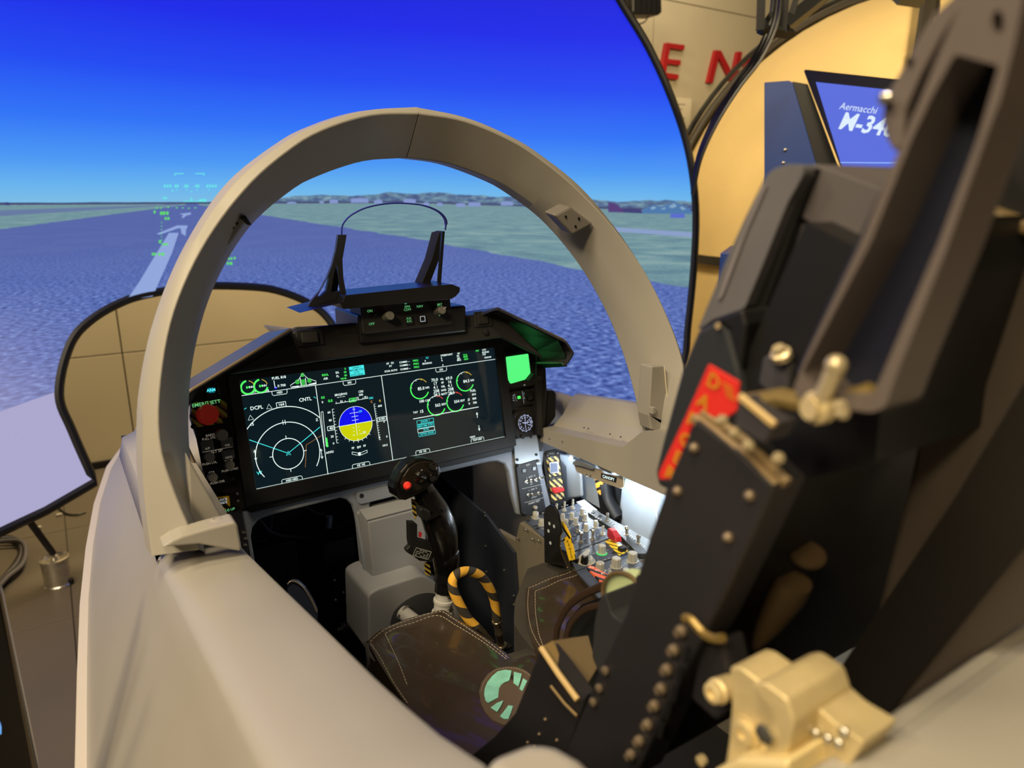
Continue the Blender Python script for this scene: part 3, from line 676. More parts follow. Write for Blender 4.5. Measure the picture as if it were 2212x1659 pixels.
# ------------------------------------------------------------------ starboard sill (tray shape)
XR=.35
ss=MB()
ss.prism([at(p,x=XR) for p in [(1165,952),(1167,925),(1345,966),(1428,1066),(1300,1010)]],(.012,0,0)); ss.prism([at(p,x=XR) for p in [(1345,966),(1386,933),(1450,937),(1520,1110),(1428,1066)]],(.012,0,0)); ss.build('starboard_sill_face',paint,fus)
y0,y1=at((1167,925),x=XR).y,at((1345,966),x=XR).y; ye=at((1386,933),x=XR).y; zf=at((1345,966),x=XR).z; zf0=at((1167,925),x=XR).z
tr_=[]
for t in np.linspace(0,1,6):
    y=y0+(y1-y0)*t; z=zf0+(zf-zf0)*t
    tr_.append([Vector((XR,y,z)),Vector((XR+.035,y,z-.001)),Vector((XR+.062,y,z+.022)),Vector((XR+.075,y,z+.040)),Vector((XR+.092,y,z+.062)),Vector((XR+.105,y,z+.064)),Vector((XR+.112,y,z+.02))])
q=MB(); q.grid(tr_,smooth=False); q.build('starboard_tray',paint,fus,bevel=.0015)
# rising end of the tray towards the arch foot and the sill top aft of it
z2=at((1386,933),x=XR).z
e0=tr_[-1]; e1=[Vector((XR,ye,z2)),Vector((XR+.035,ye,z2)),Vector((XR+.062,ye,z2+.004)),Vector((XR+.075,ye,z2+.008)),Vector((XR+.092,ye,z2+.012)),Vector((XR+.105,ye,z2+.012)),Vector((XR+.112,ye,z2-.03))]
e2=[v+Vector((0,-.25,.045)) for v in e1]; e3=[v+Vector((0,-.75,.12)) for v in e1]
q=MB(); q.grid([e0,e1,e2,e3],smooth=False); q.build('starboard_sill_top',paint,fus,bevel=.002)
q=MB(); q.prism([at((1450,937),x=XR),Vector((XR,-1.04,z2+.12)),Vector((XR,-1.04,-.2)),at((1520,1110),x=XR)],(.01,0,0)); q.build('starboard_sill_face_aft',paint,fus)
studs('sill_rivet',steel,fus,[(at(p,x=XR+.02),Vector((0,0,1))) for p in ((1262,924),(1271,926),(1318,938),(1341,944))]+[(at(p,x=XR-.001),Vector((-1,0,0))) for p in ((1187,948),(1215,954))],[(.002,-.001),(.002,.0012),(.001,.0016)],8)
# windshield lower rail on the port side ahead of the arch
q=MB(); rows=[]
for t in np.linspace(0,1,5):
    y=-.32+t*.42
    rows.append([Vector((-.352,y,-.045)),Vector((-.356,y,.0)),Vector((-.40,y,.012)),Vector((-.432,y,.0)),Vector((-.44,y,-.03))])
q.grid(rows); q.build('port_windshield_rail',paint,fus,solid=(.004,1))
studs('skin_rivet',steel,fus,[at(p,x=-.437) for p in ((327,1188),(329,1194),(342,1214),(343,1222))],[(.0022,-.001),(.0022,.001)],8,(-1,0,.3))
# rear deck behind the seat, with rounded inner corner block
zr=.10
A1=at((1850,1600),z=zr); yr=A1.y
q=MB(); rows=[]
for x in np.linspace(-.36,.5,10):
    rows.append([Vector((x,yr+.004,zr-.20)),Vector((x,yr+.002,zr-.006)),Vector((x,yr-.003,zr)),Vector((x,yr-.012,zr+.0005)),Vector((x,yr-.013,zr+.004)),Vector((x,yr-.02,zr+.006)),Vector((x,yr-.25,zr+.012)),Vector((x,yr-.9,zr+.03))])
q.grid(rows,smooth=False); q.build('rear_deck',paint,fus,solid=(.003,1),bevel=.0015)
q=MB(); cp=[(-.35,-1.3),(-.35,-.955),(-.345,-.947),(-.32,-.950),(-.309,-.958),(-.303,-.975),(-.295,-1.3)]
q.prism([Vector((x,y,.035)) for x,y in cp],(0,0,.071)); q.build('sill_corner_block',paint,fus,bevel=.009,seg=4)
# ------------------------------------------------------------------ cockpit tub: floor, side walls, bulkheads
tub=fus
navyd=mat('tub_dark_blue_grey',(40,46,60),.55,var=(8,.1))
blackin=mat('footwell_black',(14,14,17),.7)
q=MB(); q.box((0,-.2,-.70),(.84,2.2,.02)); q.build('tub_floor',blackin,tub)
q=MB(); q.prism([Vector((.205,-1.0,-.70)),Vector((.205,-.10,-.70)),Vector((.205,-.06,-.275)),Vector((.205,-.135,-.268)),Vector((.205,-.150,-.224)),Vector((.205,-1.0,-.224))],(.012,0,0)); q.build('starboard_side_panel',mat('side_panel_grey_green',(118,112,100),.5,.1,var=(5,.1)),tub,bevel=.001)
q=MB(); q.prism([Vector((.197,.30,-.70)),Vector((.197,.30,-.22)),Vector((.197,-.03,-.25)),Vector((.197,-.14,-.29)),Vector((.197,-.19,-.70))],(.006,0,0)); q.build('footwell_side_panel',navyd,tub)
q=MB(); q.prism([Vector((-.34,.4,-.70)),Vector((-.34,.4,-.06)),Vector((-.34,-1.0,-.06)),Vector((-.34,-1.0,-.7))],(-.01,0,0)); q.build('port_side_wall',navyd,tub)
q=MB(); q.box((0,.42,-.40),(.84,.02,.62)); q.build('forward_bulkhead',blackin,tub)
q=MB(); q.box((.05,-1.03,-.33),(.80,.02,.76)); q.build('rear_bulkhead',blackin,tub)
q=MB(); q.tube([at(p,x=.199) for p in ((1085,1275),(1125,1318),(1190,1372))],.0008,5); q.build('panel_joint',blackin,tub)
studs('panel_screw',steel,tub,[at(p,x=.1965) for p in ((1110,1287),(1110,1306),(1047,1107),(1049,1180),(1051,1235),(1048,1114),(1089,1232),(1150,1165),(1135,1144),(1163,1168),(1117,1163))],SCREW,10,(-1,0,0))
# starboard inner wall, lit by the LEDs
sw=mat('sidewall_pale_grey',(168,178,188),.45,.1,var=(10,.07),bump=(300,.08))
def ledwall(name,pxs,x,th,m,bevel=.001):
    q=MB(); q.prism([at(p,x=x) for p in pxs],(th,0,0)); return q.build(name,m,tub,bevel=bevel)
ledwall('sidewall_panel',[(1165,955),(1300,1000),(1460,1055),(1460,1260),(1385,1180),(1342,1150),(1341,1125),(1256,1075),(1225,1080),(1200,1100)],.45,.01,sw)
ledwall('sidewall_front_panel',[(1196,978),(1232,985),(1246,1000),(1254,1030),(1256,1073),(1224,1078),(1222,1010)],.425,.008,sw,.004)
ledwall('sidewall_panel_aft',[(1345,1000),(1362,1012),(1460,1050),(1470,1280),(1390,1195),(1343,1150)],.435,.008,sw)
q=MB(); q.prism([Vector((.362,.05,-.118)),Vector((.362,-1.0,-.08)),Vector((.47,-1.0,-.08)),Vector((.47,.05,-.118))],(0,0,.006)); q.build('sill_underside',mat('sill_underside_grey',(120,122,124),.5),tub)
q=MB(); q.tube(spline([at(p,x=.43) for p in ((1418,1052),(1420,1075),(1418,1110),(1425,1140))]),.0012,6); q.build('wall_cable',whited,tub)
ledwall('grab_handle_recess',[(1342,1040),(1331,1160),(1300,1130),(1290,1060),(1300,1045)],.447,.004,blackin)
q=MB(); q.tube(spline([at(p,x=.43) for p in ((1306,1042),(1312,1075),(1328,1105),(1342,1120),(1341,1145))]),[.014,.016,.017,.016,.014]*6+[.013]*3,10) if False else q.tube(spline([at(p,x=.432) for p in ((1308,1044),(1314,1075),(1327,1102),(1337,1118))],6),.0145,12,flat=.7); q.build('black_grab_handle',black,tub)
# orange and black striped canopy cord plate
orgst=stripes('orange_black_tape',(232,150,50),(20,20,20),62,(0,.55,.83),.5,.62)
q=MB(); q.prism([at(p,x=.42) for p in [(1284,1033),(1300,1040),(1303,1060),(1306,1073),(1297,1070),(1289,1060)]],(.003,0,0)); q.build('striped_tab',orgst,tub)
# LED bulbs and strips under the sill
ledm=emis('led_white',(235,245,255),14.0)
led=thing('sill_led_strip','row of bright white LEDs tucked under the starboard sill','light strip',(.385,-.2,-.16))
for k_,p in enumerate(((1233,990),(1328,1021),(1372,1024),(1378,1027),(1402,1036),(1407,1038),(1412,1041),(1418,1045),(1423,1047))):
    q=MB(); q.ball(at(p,x=.385),.0042 if k_ in (0,1) else .0024,10,6); q.build('led',ledm,led)
q=MB(); q.tube([at(p,x=.388) for p in ((1225,980),(1330,1013),(1435,1048))],.0018,6); q.build('led_carrier',mat('led_strip_white',(190,190,190),.5),led)
# canopy lever bracket
cbk=mat('bracket_tan_paint',(176,166,148),.45)
cn=thing('canopy_jettison_bracket','tan metal bracket under the starboard sill with a black CANOPY plate','bracket',(.37,-.15,-.18))
CF=Frame((.372,-.15,-.19),(0,-1,0),(0,0,1))
q=MB(); CF.pprism(q,round_poly([(1237,998),(1278,1006),(1284,1012),(1298,1014),(1303,1023),(1346,1030),(1347,1052),(1341,1056),(1296,1040),(1268,1029),(1246,1020),(1242,1010)],3),-.003,0); q.build('bracket_plate',cbk,cn,bevel=.001)
for pz in ([(1238,996),(1262,1000),(1280,1008),(1277,1014),(1258,1008),(1236,1003)],[(1288,1000),(1310,1006),(1322,1018),(1318,1024),(1300,1016),(1290,1008)]):
    q=MB(); CF.pprism(q,pz,.001,.012); q.build('bent_flange',mat('flange_grey',(150,156,164),.4,.3),cn,bevel=.001)
q=MB(); CF.pprism(q,[(1299,1022),(1332,1032),(1330,1043),(1298,1032)],0,.001); pl=q.build('name_plate',blackin,cn)
q=MB(); a_=CF.px((1301,1028)); b_=CF.px((1330,1037)); CF.text(q,'CANOPY',((a_[0]+b_[0])/2,(a_[1]+b_[1])/2),.0088,.0015,rot=math.atan2(b_[1]-a_[1],b_[0]-a_[0]),bold=.02); q.build('plate_lettering',whites,pl)
studs('bracket_screw',steel,cn,[CF.P(p) for p in ((1268,1026),(1276,1028),(1341,1028))],[(.0028,0),(.0028,.001),(.0014,.002)],10,CF.N)
q=MB(); CF.pprism(q,round_poly([(1343,1032),(1351,1033),(1349,1052),(1342,1050)],3),-.012,-.004); q.build('end_tab',mat('tab_mint_white',(200,225,225),.4),cn,bevel=.001)
q=MB(); CF.pprism(q,[(1356,1017),(1360,1018),(1357,1053),(1353,1052)],-.02,-.016); q.build('white_rod',whited,cn)
q=MB()
for k_,p in enumerate(((1246,985),(1256,990),(1264,992),(1272,996),(1281,998),(1270,989),(1290,996))):
    q.tube(spline([CF.P((p[0]-6,p[1]-4),-.02),CF.P((p[0],p[1]+(4 if k_%2 else -3)),-.012),CF.P((p[0]+7,p[1]+3),-.02)],4),.0016,6)
q.build('linkage_wires',rimm,cn)
q=MB(); CF.pprism(q,[(1243,978),(1290,985),(1288,1006),(1248,996)],-.035,-.026); q.build('dark_linkage_housing',mat('housing_dark',(46,50,56),.5),cn)
# ================================================================== INSTRUMENT PANEL
TV=Vector((0,.214,.977))
PF=Frame((0,0,0),(1,0,0),TV)            # plane of the big display, normal towards the pilot
ip=thing('instrument_panel','dark instrument panel carrying the wide display, with pale grey lower frame','instrument panel',(0,.02,-.1))
greyp=mat('panel_pale_blue_grey',(136,144,158),.45,.1,var=(10,.05),bump=(400,.05))
dark=mat('panel_dark_charcoal',(40,39,39),.5,var=(14,.08),bump=(600,.06))
# upper dark backing panel
q=MB(); PF.prism(q,[PF.px(p,-.012) for p in [(414,852),(436,830),(640,706),(1085,682),(1100,690),(1178,768),(1182,850),(1176,940),(1172,975),(1112,975),(1112,960),(530,1098),(505,1110),(470,1075),(412,905)]],-.03,-.012); q.build('upper_panel',dark,ip,bevel=.002)
# lower pale frame with leg openings: pieces round the openings
def fp(name,px_,w0,w1,m,bev=.002,par=None):
    q=MB(); PF.pprism(q,px_,w0,w1); return q.build(name,m,par or ip,bevel=bev)
fp('lower_frame',[(520,1100),(545,1105),(1112,962),(1168,948),(1176,975),(1172,1010),(1195,1110),(1135,1115),(1118,1112),(1107,1072),(1098,1020),(1090,1003),(1074,997),(1058,998),(950,1022),(892,1036),(893,1060),(800,1085),(805,1270),(790,1245),(768,1112),(762,1092),(750,1080),(735,1076),(590,1112),(560,1122),(546,1140),(543,1160),(552,1215),(560,1240),(548,1240),(534,1170)],-.03,-.016,greyp,.004)
fp('access_cover',round_poly([(770,1064),(889,1036),(892,1062),(780,1090),(774,1087)],3),-.016,-.012,greyp,.0015)
studs('cover_socket',blackin,ip,[PF.P((781,1071),-.012)],[(.0042,0),(.0042,.0008),(.003,.0008),(.0026,.0003)],12,PF.N)
fp('lower_lip',[(532,1094),(1112,962),(1108,975),(860,1033),(541,1108)],-.016,-.004,bezelm,.0015)
# ---- big display
disp=thing('wide_area_display','wide glass cockpit display with radar circles, attitude ball and engine dials','display',(0,0,0))
DW=.254; DH=.0942
uv=lambda p:PF.px(p,0)
q=MB()
outer=[uv(p) for p in ((490,812),(1082,727),(1113,962),(531,1095))]; inn=[uv(p) for p in ((516,823),(1067,751),(1090,944),(553,1057))]
ob=[PF.p(u,v,.006) for u,v in outer]; ib=[PF.p(u,v,.006) for u,v in inn]; il=[PF.p(u,v,.001) for u,v in inn]; bk=[PF.p(u,v,-.016) for u,v in outer]
q.grid([bk,ob,ib,il],0,False,True); q.build('bezel',bezelm,disp,bevel=.0012)
q=MB(); q.add([PF.p(u,v,.001) for u,v in inn],[(0,1,2,3)]); q.build('screen_glass',glassm,disp)
w=.0016; lw=.0011
wh=MB(); cyn=MB(); gn=MB(); yl=MB(); rd=MB(); og=MB(); dg=MB()
L=lambda mb,ps,wd=lw,cl=False:PF.line(mb,[uv(p) for p in ps],wd,w,0,cl)
ROT=0
def Tt(mb,s_,p,size,al='CENTER',bold=.015,sx=1.0): PF.text(mb,s_,uv(p),size,w,al,0,bold=bold,sx=sx)
def tab(s_,p,wd=.024,up=True):
    u,v=uv(p); h=.007; s=1 if up else -1
    PF.line(wh,[(u-wd/2,v),(u-wd/2,v+s*(h-.002)),(u-wd/2+.002,v+s*h),(u+wd/2-.002,v+s*h),(u+wd/2,v+s*(h-.002)),(u+wd/2,v)],.0008,w)
    PF.text(wh,s_,(u,v+s*h*.47),.0052,w,bold=.02)
# frame lines
L(wh,[(520,855),(1069,776)],.0009); L(wh,[(553,1056),(1089,943)],.0006); L(wh,[(681,833),(708,1025)]); L(wh,[(823,811),(848,994)])
tab('HSD',(603,844),.026,False); tab('EFS',(754,823),.024,False); tab('SYS',(952,795),.024,False)
tab('HSD HSD',(631,1040),.036); tab('HS  HS',(780,1008),.034); tab('HS  HS',(913,979),.030); tab('TOP HSD',(1031,953),.030)
# top strip
def dial(c,r,a0,a1,wd,mb,arcs=()):
    PF.arc(mb,c,r,a0,a1,wd,w)
for p,t in (((535,837),'17'),((563,834),'18')):
    c=uv(p); PF.arc(gn,c,.0112,-.3,-4.6,.003,w); PF.arc(yl,c,.0112,1.3,.2,.001,w); PF.text(gn,'84',(c[0],c[1]),.0062,w,bold=.02); Tt(wh,t,(p[0]+14,p[1]+10),.0055)
Tt(wh,'NH',(543,836),.005); Tt(wh,'NH',(571,833),.005)
Tt(wh,'FUEL 818',(602,816),.0062); Tt(wh,'0 700',(608,833),.0062)
L(wh,[(591,822),(594,838),(598,837)]); q_=MB(); PF.rect(q_,uv((595,838)),(.003,.002),.002,w); q_.build('blue_fuel_mark',blues,disp)
# aircraft planform
ac=[(653,807),(643,822),(627,832),(628,837),(683,829),(682,823),(665,818)]
L(wh,ac,.0009,True); L(wh,[(648,817),(650,833)]); L(wh,[(659,816),(661,832)]); 
PF.arc(dg,uv((653,810)),.0018,0,6.28,.0036,w,0,12); PF.arc(dg,uv((642,825)),.0022,0,6.28,.0042,w,0,12); PF.arc(dg,uv((668,822)),.0022,0,6.28,.0042,w,0,12)
PF.fill(dg,[uv(p) for p in ((649,820),(658,819),(659,832),(651,833))],w-.0002); PF.fill(wh,[uv(p) for p in ((630,835),(645,833),(645,836),(631,837))],w); PF.fill(wh,[uv(p) for p in ((666,830),(682,826),(683,829),(667,832))],w)
Tt(gn,'REAL',(702,810),.0055); Tt(wh,'AIR',(703,818),.0055); Tt(wh,'EA',(728,805),.0055); Tt(wh,'FL',(729,813),.0055); Tt(gn,'0',(745,797),.005); Tt(gn,'00',(745,804),.005); Tt(gn,'00',(746,811),.005); Tt(gn,'V018-',(742,818),.005)
PF.fill(cyn,[uv(p) for p in ((753,793),(785,788),(788,809),(756,814))],w-.0003)
ct=MB()
for k_,t in enumerate(('JOKER 1','MIDCMS STBY','FLTR','GPWS DEGR')):
    PF.text(ct,t,uv((770,794+k_*5.2)),.0047,w+.0002,bold=.01,sx=.95)
ct.build('dark_caution_text',mat('dark_teal_print',(10,70,80),.5),disp)
for t,p in (('AP   FD',(842,785)),('RT',(843,791)),('SCAR AUTO',(844,801)),('COMM1 --',(873,782)),('COMM2 --',(874,789)),('COMM3 --',(875,797)),('0',(918,780)),('BRG/RNG',(922,785)),('STEERPOINT',(964,767)),('0',(953,774)),('0',(954,779)),('0',(956,789)),('M1',(989,769)),('M2',(990,774)),('M3C',(991,778)),('UTC',(1045,756)),('07:09:00',(1048,761)),('STB',(1045,766)),('00:00:00',(1053,772)),('IFF',(990,764))):
    Tt(wh,t,p,.0048)
for t,p in (('FREQ',(897,779)),('FREQ',(898,786)),('FREQ',(899,793)),('7716',(1004,767)),('0000',(1005,771)),('0000',(1006,776)),('ON',(1030,758))): Tt(gn,t,p,.0048)
Tt(cyn,'ILS',(922,773),.0048)
# left page: radar circles
c0_=uv((622.5,980))
PF.arc(wh,c0_,(Vector(uv((621,947)))-Vector(c0_)).length,0,2*PI,.0013,w,0,60); PF.arc(wh,c0_,(Vector(uv((617,912)))-Vector(c0_)).length,math.atan2(uv((682,1006))[1]-c0_[1],uv((682,1006))[0]-c0_[0]),2*PI+math.atan2(uv((573,1028))[1]-c0_[1],uv((573,1028))[0]-c0_[0]),.0013,w,0,70)
ang_=lambda p:math.atan2(uv(p)[1]-c0_[1],uv(p)[0]-c0_[0])
PF.arc(wh,c0_,(Vector(uv((624,878)))-Vector(c0_)).length,ang_((689,903)),ang_((534,929)),.0013,w,0,60)
for a in (0,PI/2,PI,1.5*PI):
    u,v=c0_[0]+.0295*math.cos(a),c0_[1]+.0295*math.sin(a); PF.line(wh,[(u-.003*math.cos(a),v-.003*math.sin(a)),(u+.003*math.cos(a),v+.003*math.sin(a))],.001,w)
for dx in (-.002,.002): 
    c=uv((613,912)); PF.line(wh,[(c[0]+dx,c[1]-.004),(c[0]+dx,c[1]+.004)],.0009,w)
L(cyn,[(538,950),(622,979),(691,922)],.0013)
PF.line(cyn,[(c0_[0]-.004,c0_[1]-.003),(c0_[0],c0_[1]+.005),(c0_[0]+.004,c0_[1]-.003),(c0_[0],c0_[1]-.001)],.0009,w,0,True)
for k_ in range(15):
    t=k_/15; a=(693,941); b=(661,961); p0=(a[0]+(b[0]-a[0])*t,a[1]+(b[1]-a[1])*t); p1=(a[0]+(b[0]-a[0])*(t+.04),a[1]+(b[1]-a[1])*(t+.04)); L(og,[p0,p1],.0008)
for k_ in range(26):
    t=k_/26; a=(661,961); b=(659,1010); L(og,[(a[0]+(b[0]-a[0])*t,a[1]+(b[1]-a[1])*t),(a[0]+(b[0]-a[0])*(t+.024),a[1]+(b[1]-a[1])*(t+.024))],.0008)
Tt(wh,'DCPL',(554,881),.0088,bold=.01); Tt(wh,'CNTL',(659,863),.0088,bold=.01)
for p in ((581,879),(541,903)):
    u,v=uv(p); PF.line(wh,[(u-.0045,v-.003),(u+.0045,v-.003),(u,v+.005)],.0009,w,0,True)
u,v=uv((607,874)); PF.rect(wh,(u,v),(.016,.0085),.0009,w); Tt(wh,'164',(607,874),.0068)
Tt(wh,'15',(544,917),.0065); Tt(wh,'Z',(684,907),.0065); Tt(cyn,'W',(560,1022),.0085); L(cyn,[(527,884),(532,881)],.001); L(cyn,[(677,857),(682,860)],.001)
for c,dd in (((551,983),1),((694,980),1)):
    u,v=uv(c); PF.line(wh,[(u,v-.009),(u,v+.009)],.0009,w); PF.line(wh,[(u-.002,v+.005),(u,v+.009),(u+.002,v+.005)],.0009,w); PF.line(wh,[(u-.002,v-.005),(u,v-.009),(u+.002,v-.005)],.0009,w)
# middle page: attitude ball
bc=uv((768,915)); br=.0318
yb=MB(); bb2=MB(); ang=[math.radians(a) for a in range(0,361,6)]
h0=.004
PF.fill(bb2,[(bc[0]+br*math.cos(a),bc[1]+br*math.sin(a)) for a in np.linspace(0,PI,31)],w-.0004); PF.fill(yb,[(bc[0]+br*math.cos(a),bc[1]+br*math.sin(a)) for a in np.linspace(PI,2*PI,31)],w-.0004)
bb2.build('attitude_ball_sky',blues,disp,label='blue upper half of the attitude ball'); yb.build('attitude_ball_ground',limes,disp,label='yellow lower half of the attitude ball')
PF.arc(wh,bc,br,0,2*PI,.0007,w,0,60); PF.line(wh,[(bc[0]-br-.004,bc[1]),(bc[0]+br+.006,bc[1])],.0008,w)
for k_ in (1,2,3):
    for s in (1,-1):
        hw=.009 if k_==3 else .0065
        if s>0: PF.line(wh,[(bc[0]-hw,bc[1]+.0068*k_),(bc[0]+hw,bc[1]+.0068*k_)],.0006,w)
        else:
            for sg in (-1,1): PF.line(wh,[(bc[0]+sg*hw,bc[1]-.0068*k_),(bc[0]+sg*.004,bc[1]-.0068*k_)],.0006,w)
    
for k_ in range(7):
    a=-PI/2+(k_-3)*.26; PF.line(wh,[(bc[0]+br*math.cos(a),bc[1]+br*math.sin(a)),(bc[0]+(br+.0035)*math.cos(a),bc[1]+(br+.0035)*math.sin(a))],.0008,w)
PF.text(cyn,'30',(bc[0]+.012,bc[1]+.021),.0062,w); PF.text(wh,'-30',(bc[0]+.013,bc[1]-.019),.0062,w)
PF.line(wh,[(bc[0],bc[1]-.022),(bc[0],bc[1]+.026)],.0005,w)
PF.line(wh,[(bc[0]-.002,bc[1]+.026),(bc[0]+.002,bc[1]+.026),(bc[0],bc[1]+.031)],.0008,w,0,True); PF.line(wh,[(bc[0]-.002,bc[1]-br),(bc[0]+.002,bc[1]-br),(bc[0],bc[1]-br+.004)],.0008,w,0,True)
for t,p in (('BRG/RNG',(736,852)),('--- / ---',(736,857)),('CRS',(779,846)),('300',(779,853)),('QNH',(715,957)) ,('1013',(831,962)),('0',(696,869)),('600',(820,877)),('60',(710,891)),('80',(713,908)),('20',(717,943)),('0',(720,958)),('R',(819,945)),('0',(835,943)),('AP/FD',(712,977)),('FF',(762,968)),('EFF',(775,966)),('FF',(787,963))): 
    if t!='QNH': Tt(wh,t,p,.0055)
Tt(gn,'ESI',(697,859),.0055); Tt(gn,'0.0',(713,866),.0068,bold=.02); Tt(cyn,'300',(801,860),.0055); Tt(og,'C',(802,868),.006); Tt(yl,'0',(820,866),.006)
L(wh,[(724,872),(795,860)],.0008)
for k_ in range(8):
    u,v=uv((726+k_*9.6,871.6-k_*1.6)); PF.line(wh,[(u,v),(u,v+(.004 if k_%2 else .003))],.0007,w)
Tt(wh,'16',(737,867),.005); Tt(wh,'17',(771,860),.005); Tt(wh,'18',(788,858),.005)
u,v=uv((761,864)); PF.rect(gn,(u,v),(.0125,.0065),.001,w); Tt(gn,'163',(761,864),.0055,bold=.03)
L(wh,[(693,890),(700,965)],.0007); L(wh,[(697,889),(704,964)],.0007); L(wh,[(693,890),(697,889)],.0007)
PF.fill(gn,[uv(p) for p in ((702,946),(706,945),(709,965),(705,966))],w)
L(wh,[(717,884),(727,957)],.0007)
for k_ in range(12): 
    t=k_/11; u,v=uv((717+10*t,884+73*t)); PF.line(wh,[(u,v),(u+.0035,v)],.0006,w)
u,v=uv((714,925)); PF.rect(wh,(u,v),(.012,.0075),.0009,w); Tt(wh,'40',(715,925),.0068)
L(wh,[(807,873),(819,950)],.0007)
for k_ in range(16):
    t=k_/15; u,v=uv((807+12*t,873+77*t)); PF.line(wh,[(u,v),(u+.003,v)],.0006,w)
u,v=uv((824,905)); PF.rect(wh,(u,v),(.018,.0075),.0009,w); Tt(wh,'0100',(824,905),.0062); Tt(wh,'0',(829,911),.005)
L(wh,[(760,976),(776,979),(792,972)],.0007); L(wh,[(760,981),(776,984),(793,977)],.0007); L(wh,[(760,976),(760,981)],.0007); L(wh,[(792,972),(793,977)],.0007)
PF.arc(wh,uv((776,980)),.0015,0,6.28,.003,w,0,8)
# right page: engine dials
for p,t,col_,ey in (((906,840),'85.0',gn,yl),((1004,824),'84.5',gn,yl),((942,876),'562',gn,rd),((983,868),'554',gn,rd)):
    c=uv(p); PF.arc(gn,c,.0192,-.45,-3.9,.0022,w); PF.arc(wh,c,.0192,2.5,1.5,.0009,w); PF.arc(ey,c,.0192,1.5,.6,.0011,w)
    a=1.25; PF.line(ey,[(c[0]+.017*math.cos(a),c[1]+.017*math.sin(a)),(c[0]+.0205*math.cos(a),c[1]+.0205*math.sin(a))],.001,w)
    for a in (1.9,2.9): PF.line(wh,[(c[0]+.0165*math.cos(a),c[1]+.0165*math.sin(a)),(c[0]+.0192*math.cos(a),c[1]+.0192*math.sin(a))],.0008,w)
    PF.text(wh,t,(c[0]+.003,c[1]),.0085 if '.' in t else .008,w,bold=.01); PF.text(wh,'NH' if '.' in t else 'EGT',(c[0]+.0165,c[1]),.0056,w,bold=.02)
for k_,(a,b,c) in enumerate((('70.0','NL','69.0'),('17','FF','16'),('4.1','OIL','4.1'),('208','HYD','208'),('28.5','BATT','28.5'))):
    y=819+k_*8.0; x=938+k_*1.3
    Tt(wh,a,(x,y+2),.0086,'CENTER',.005); Tt(wh,b,(x+16,y),.0056,'CENTER',.02); Tt(wh,c,(x+31,y-2),.0086,'CENTER',.005)
Tt(wh,'100',(910,867),.0075); Tt(wh,'CAB',(923,865),.0055); Tt(wh,'TAT',(897,891),.0055); Tt(wh,'15',(910,889),.0082)
Tt(wh,'FUEL',(1021,844),.0062)
for t,p in (('810',(1023,852)),('800',(1024,861)),('J2',(1012,863)),('700',(1025,870)),('0',(1013,872))): Tt(wh,t,p,.006)
L(wh,[(892,905),(1033,879)],.0013)
for t,p,mb_c in (('JOKER 1',(918,910),cyn),('MIDCMS STBY',(919,919),cyn),('FLTR',(920,928),wh),('GPWS DEGR',(922,936),cyn)):
    u,v=uv(p); PF.rect(mb_c,(u,v),(.036,.0072),.0008,w); PF.text(cyn,t,(u,v),.0056,w,bold=.012,sx=.95)
for p,s in (((1030,897),1),((1034,924),-1)):
    u,v=uv(p); PF.line(wh,[(u,v-.005),(u,v+.005)],.0011,w); PF.line(wh,[(u-.002,v+.0015*s),(u,v+s*.006),(u+.002,v+.0015*s)],.0011,w)
Tt(wh,'VIEW',(1020,944),.0052)
for mb_,nm,m_ in ((wh,'white_symbology',whites),(cyn,'cyan_symbology',cyans),(gn,'green_symbology',greens),(yl,'yellow_symbology',yell),(rd,'red_symbology',reds),(og,'orange_symbology',orgs),(dg,'fuel_tank_symbology',greend)):
    o=mb_.build(nm,m_,disp,recalc=False); o['kind']='stuff'
# ---- glareshield hood
hd=thing('glareshield_hood','black glareshield hood wrapping over the instrument panel with drooping right wing','glareshield',(0,0,.15))
prof=[(-.350,-.02),(-.368,.045),(-.374,.088),(-.351,.116),(-.193,.194),(-.179,.196),(-.135,.198),(-.10,.200),(.10,.200),(.135,.199),(.179,.198),(.193,.196),(.353,.117),(.374,.090),(.356,.069),(.338,.068)]
aft=round_poly([(x,0,z) for x,z in prof],.006,2)
aft=[(x,z) for x,_,z in aft][:-2]
def hrow(y,s,dz):
    out=[]
    for x,z in aft:
        k=1-min(1,max(0,(abs(x)-.180)/.010)) if abs(x)<.1905 else 0
        out.append(Vector((x*s,y+(k*.052 if y<-.05 else 0),z+dz-(.022*k))))
    return out
q=MB(); q.grid([hrow(.10,1.03,-.062),hrow(.05,1.0,-.028),hrow(-.095,1.0,0),hrow(-.10,.998,-.003)],0,False); q.build('hood_shell',mat('hood_satin_shell',(50,50,54),.22,spec=.6),hd,solid=(.004,-1))
q=MB(); hl=[p for p in hrow(-.1005,.999,-.001) if p.x<-.19]; q.tube(hl,.0022,6,cap=True); q.build('left_edge_highlight',mat('hood_edge_highlight',(120,104,84),.35),hd)  # warm highlight on the left hood edge, put in as a tan tube
for sg in (-1,1):
    q=MB(); q.grid([[Vector((sg*x,-.008,z)) for x,z in ((.36,.04),(.345,.08),(.30,.12),(.196,.172))],[Vector((sg*x,-.093,z)) for x,z in ((.36,.06),(.352,.09),(.335,.117),(.197,.186))]],0,False); q.build('hood_liner',black,hd)
# upper coaming face
UF=Frame((0,-.055,.165),(1,0,0),(0,.35,.94))
q=MB(); UF.pprism(q,[(560,770),(640,712),(720,700),(1005,680),(1080,680),(1092,690),(1175,772),(1110,740),(1085,728),(700,778),(495,808)],-.012,0); q.build('coaming_face',dark,hd,bevel=.003)
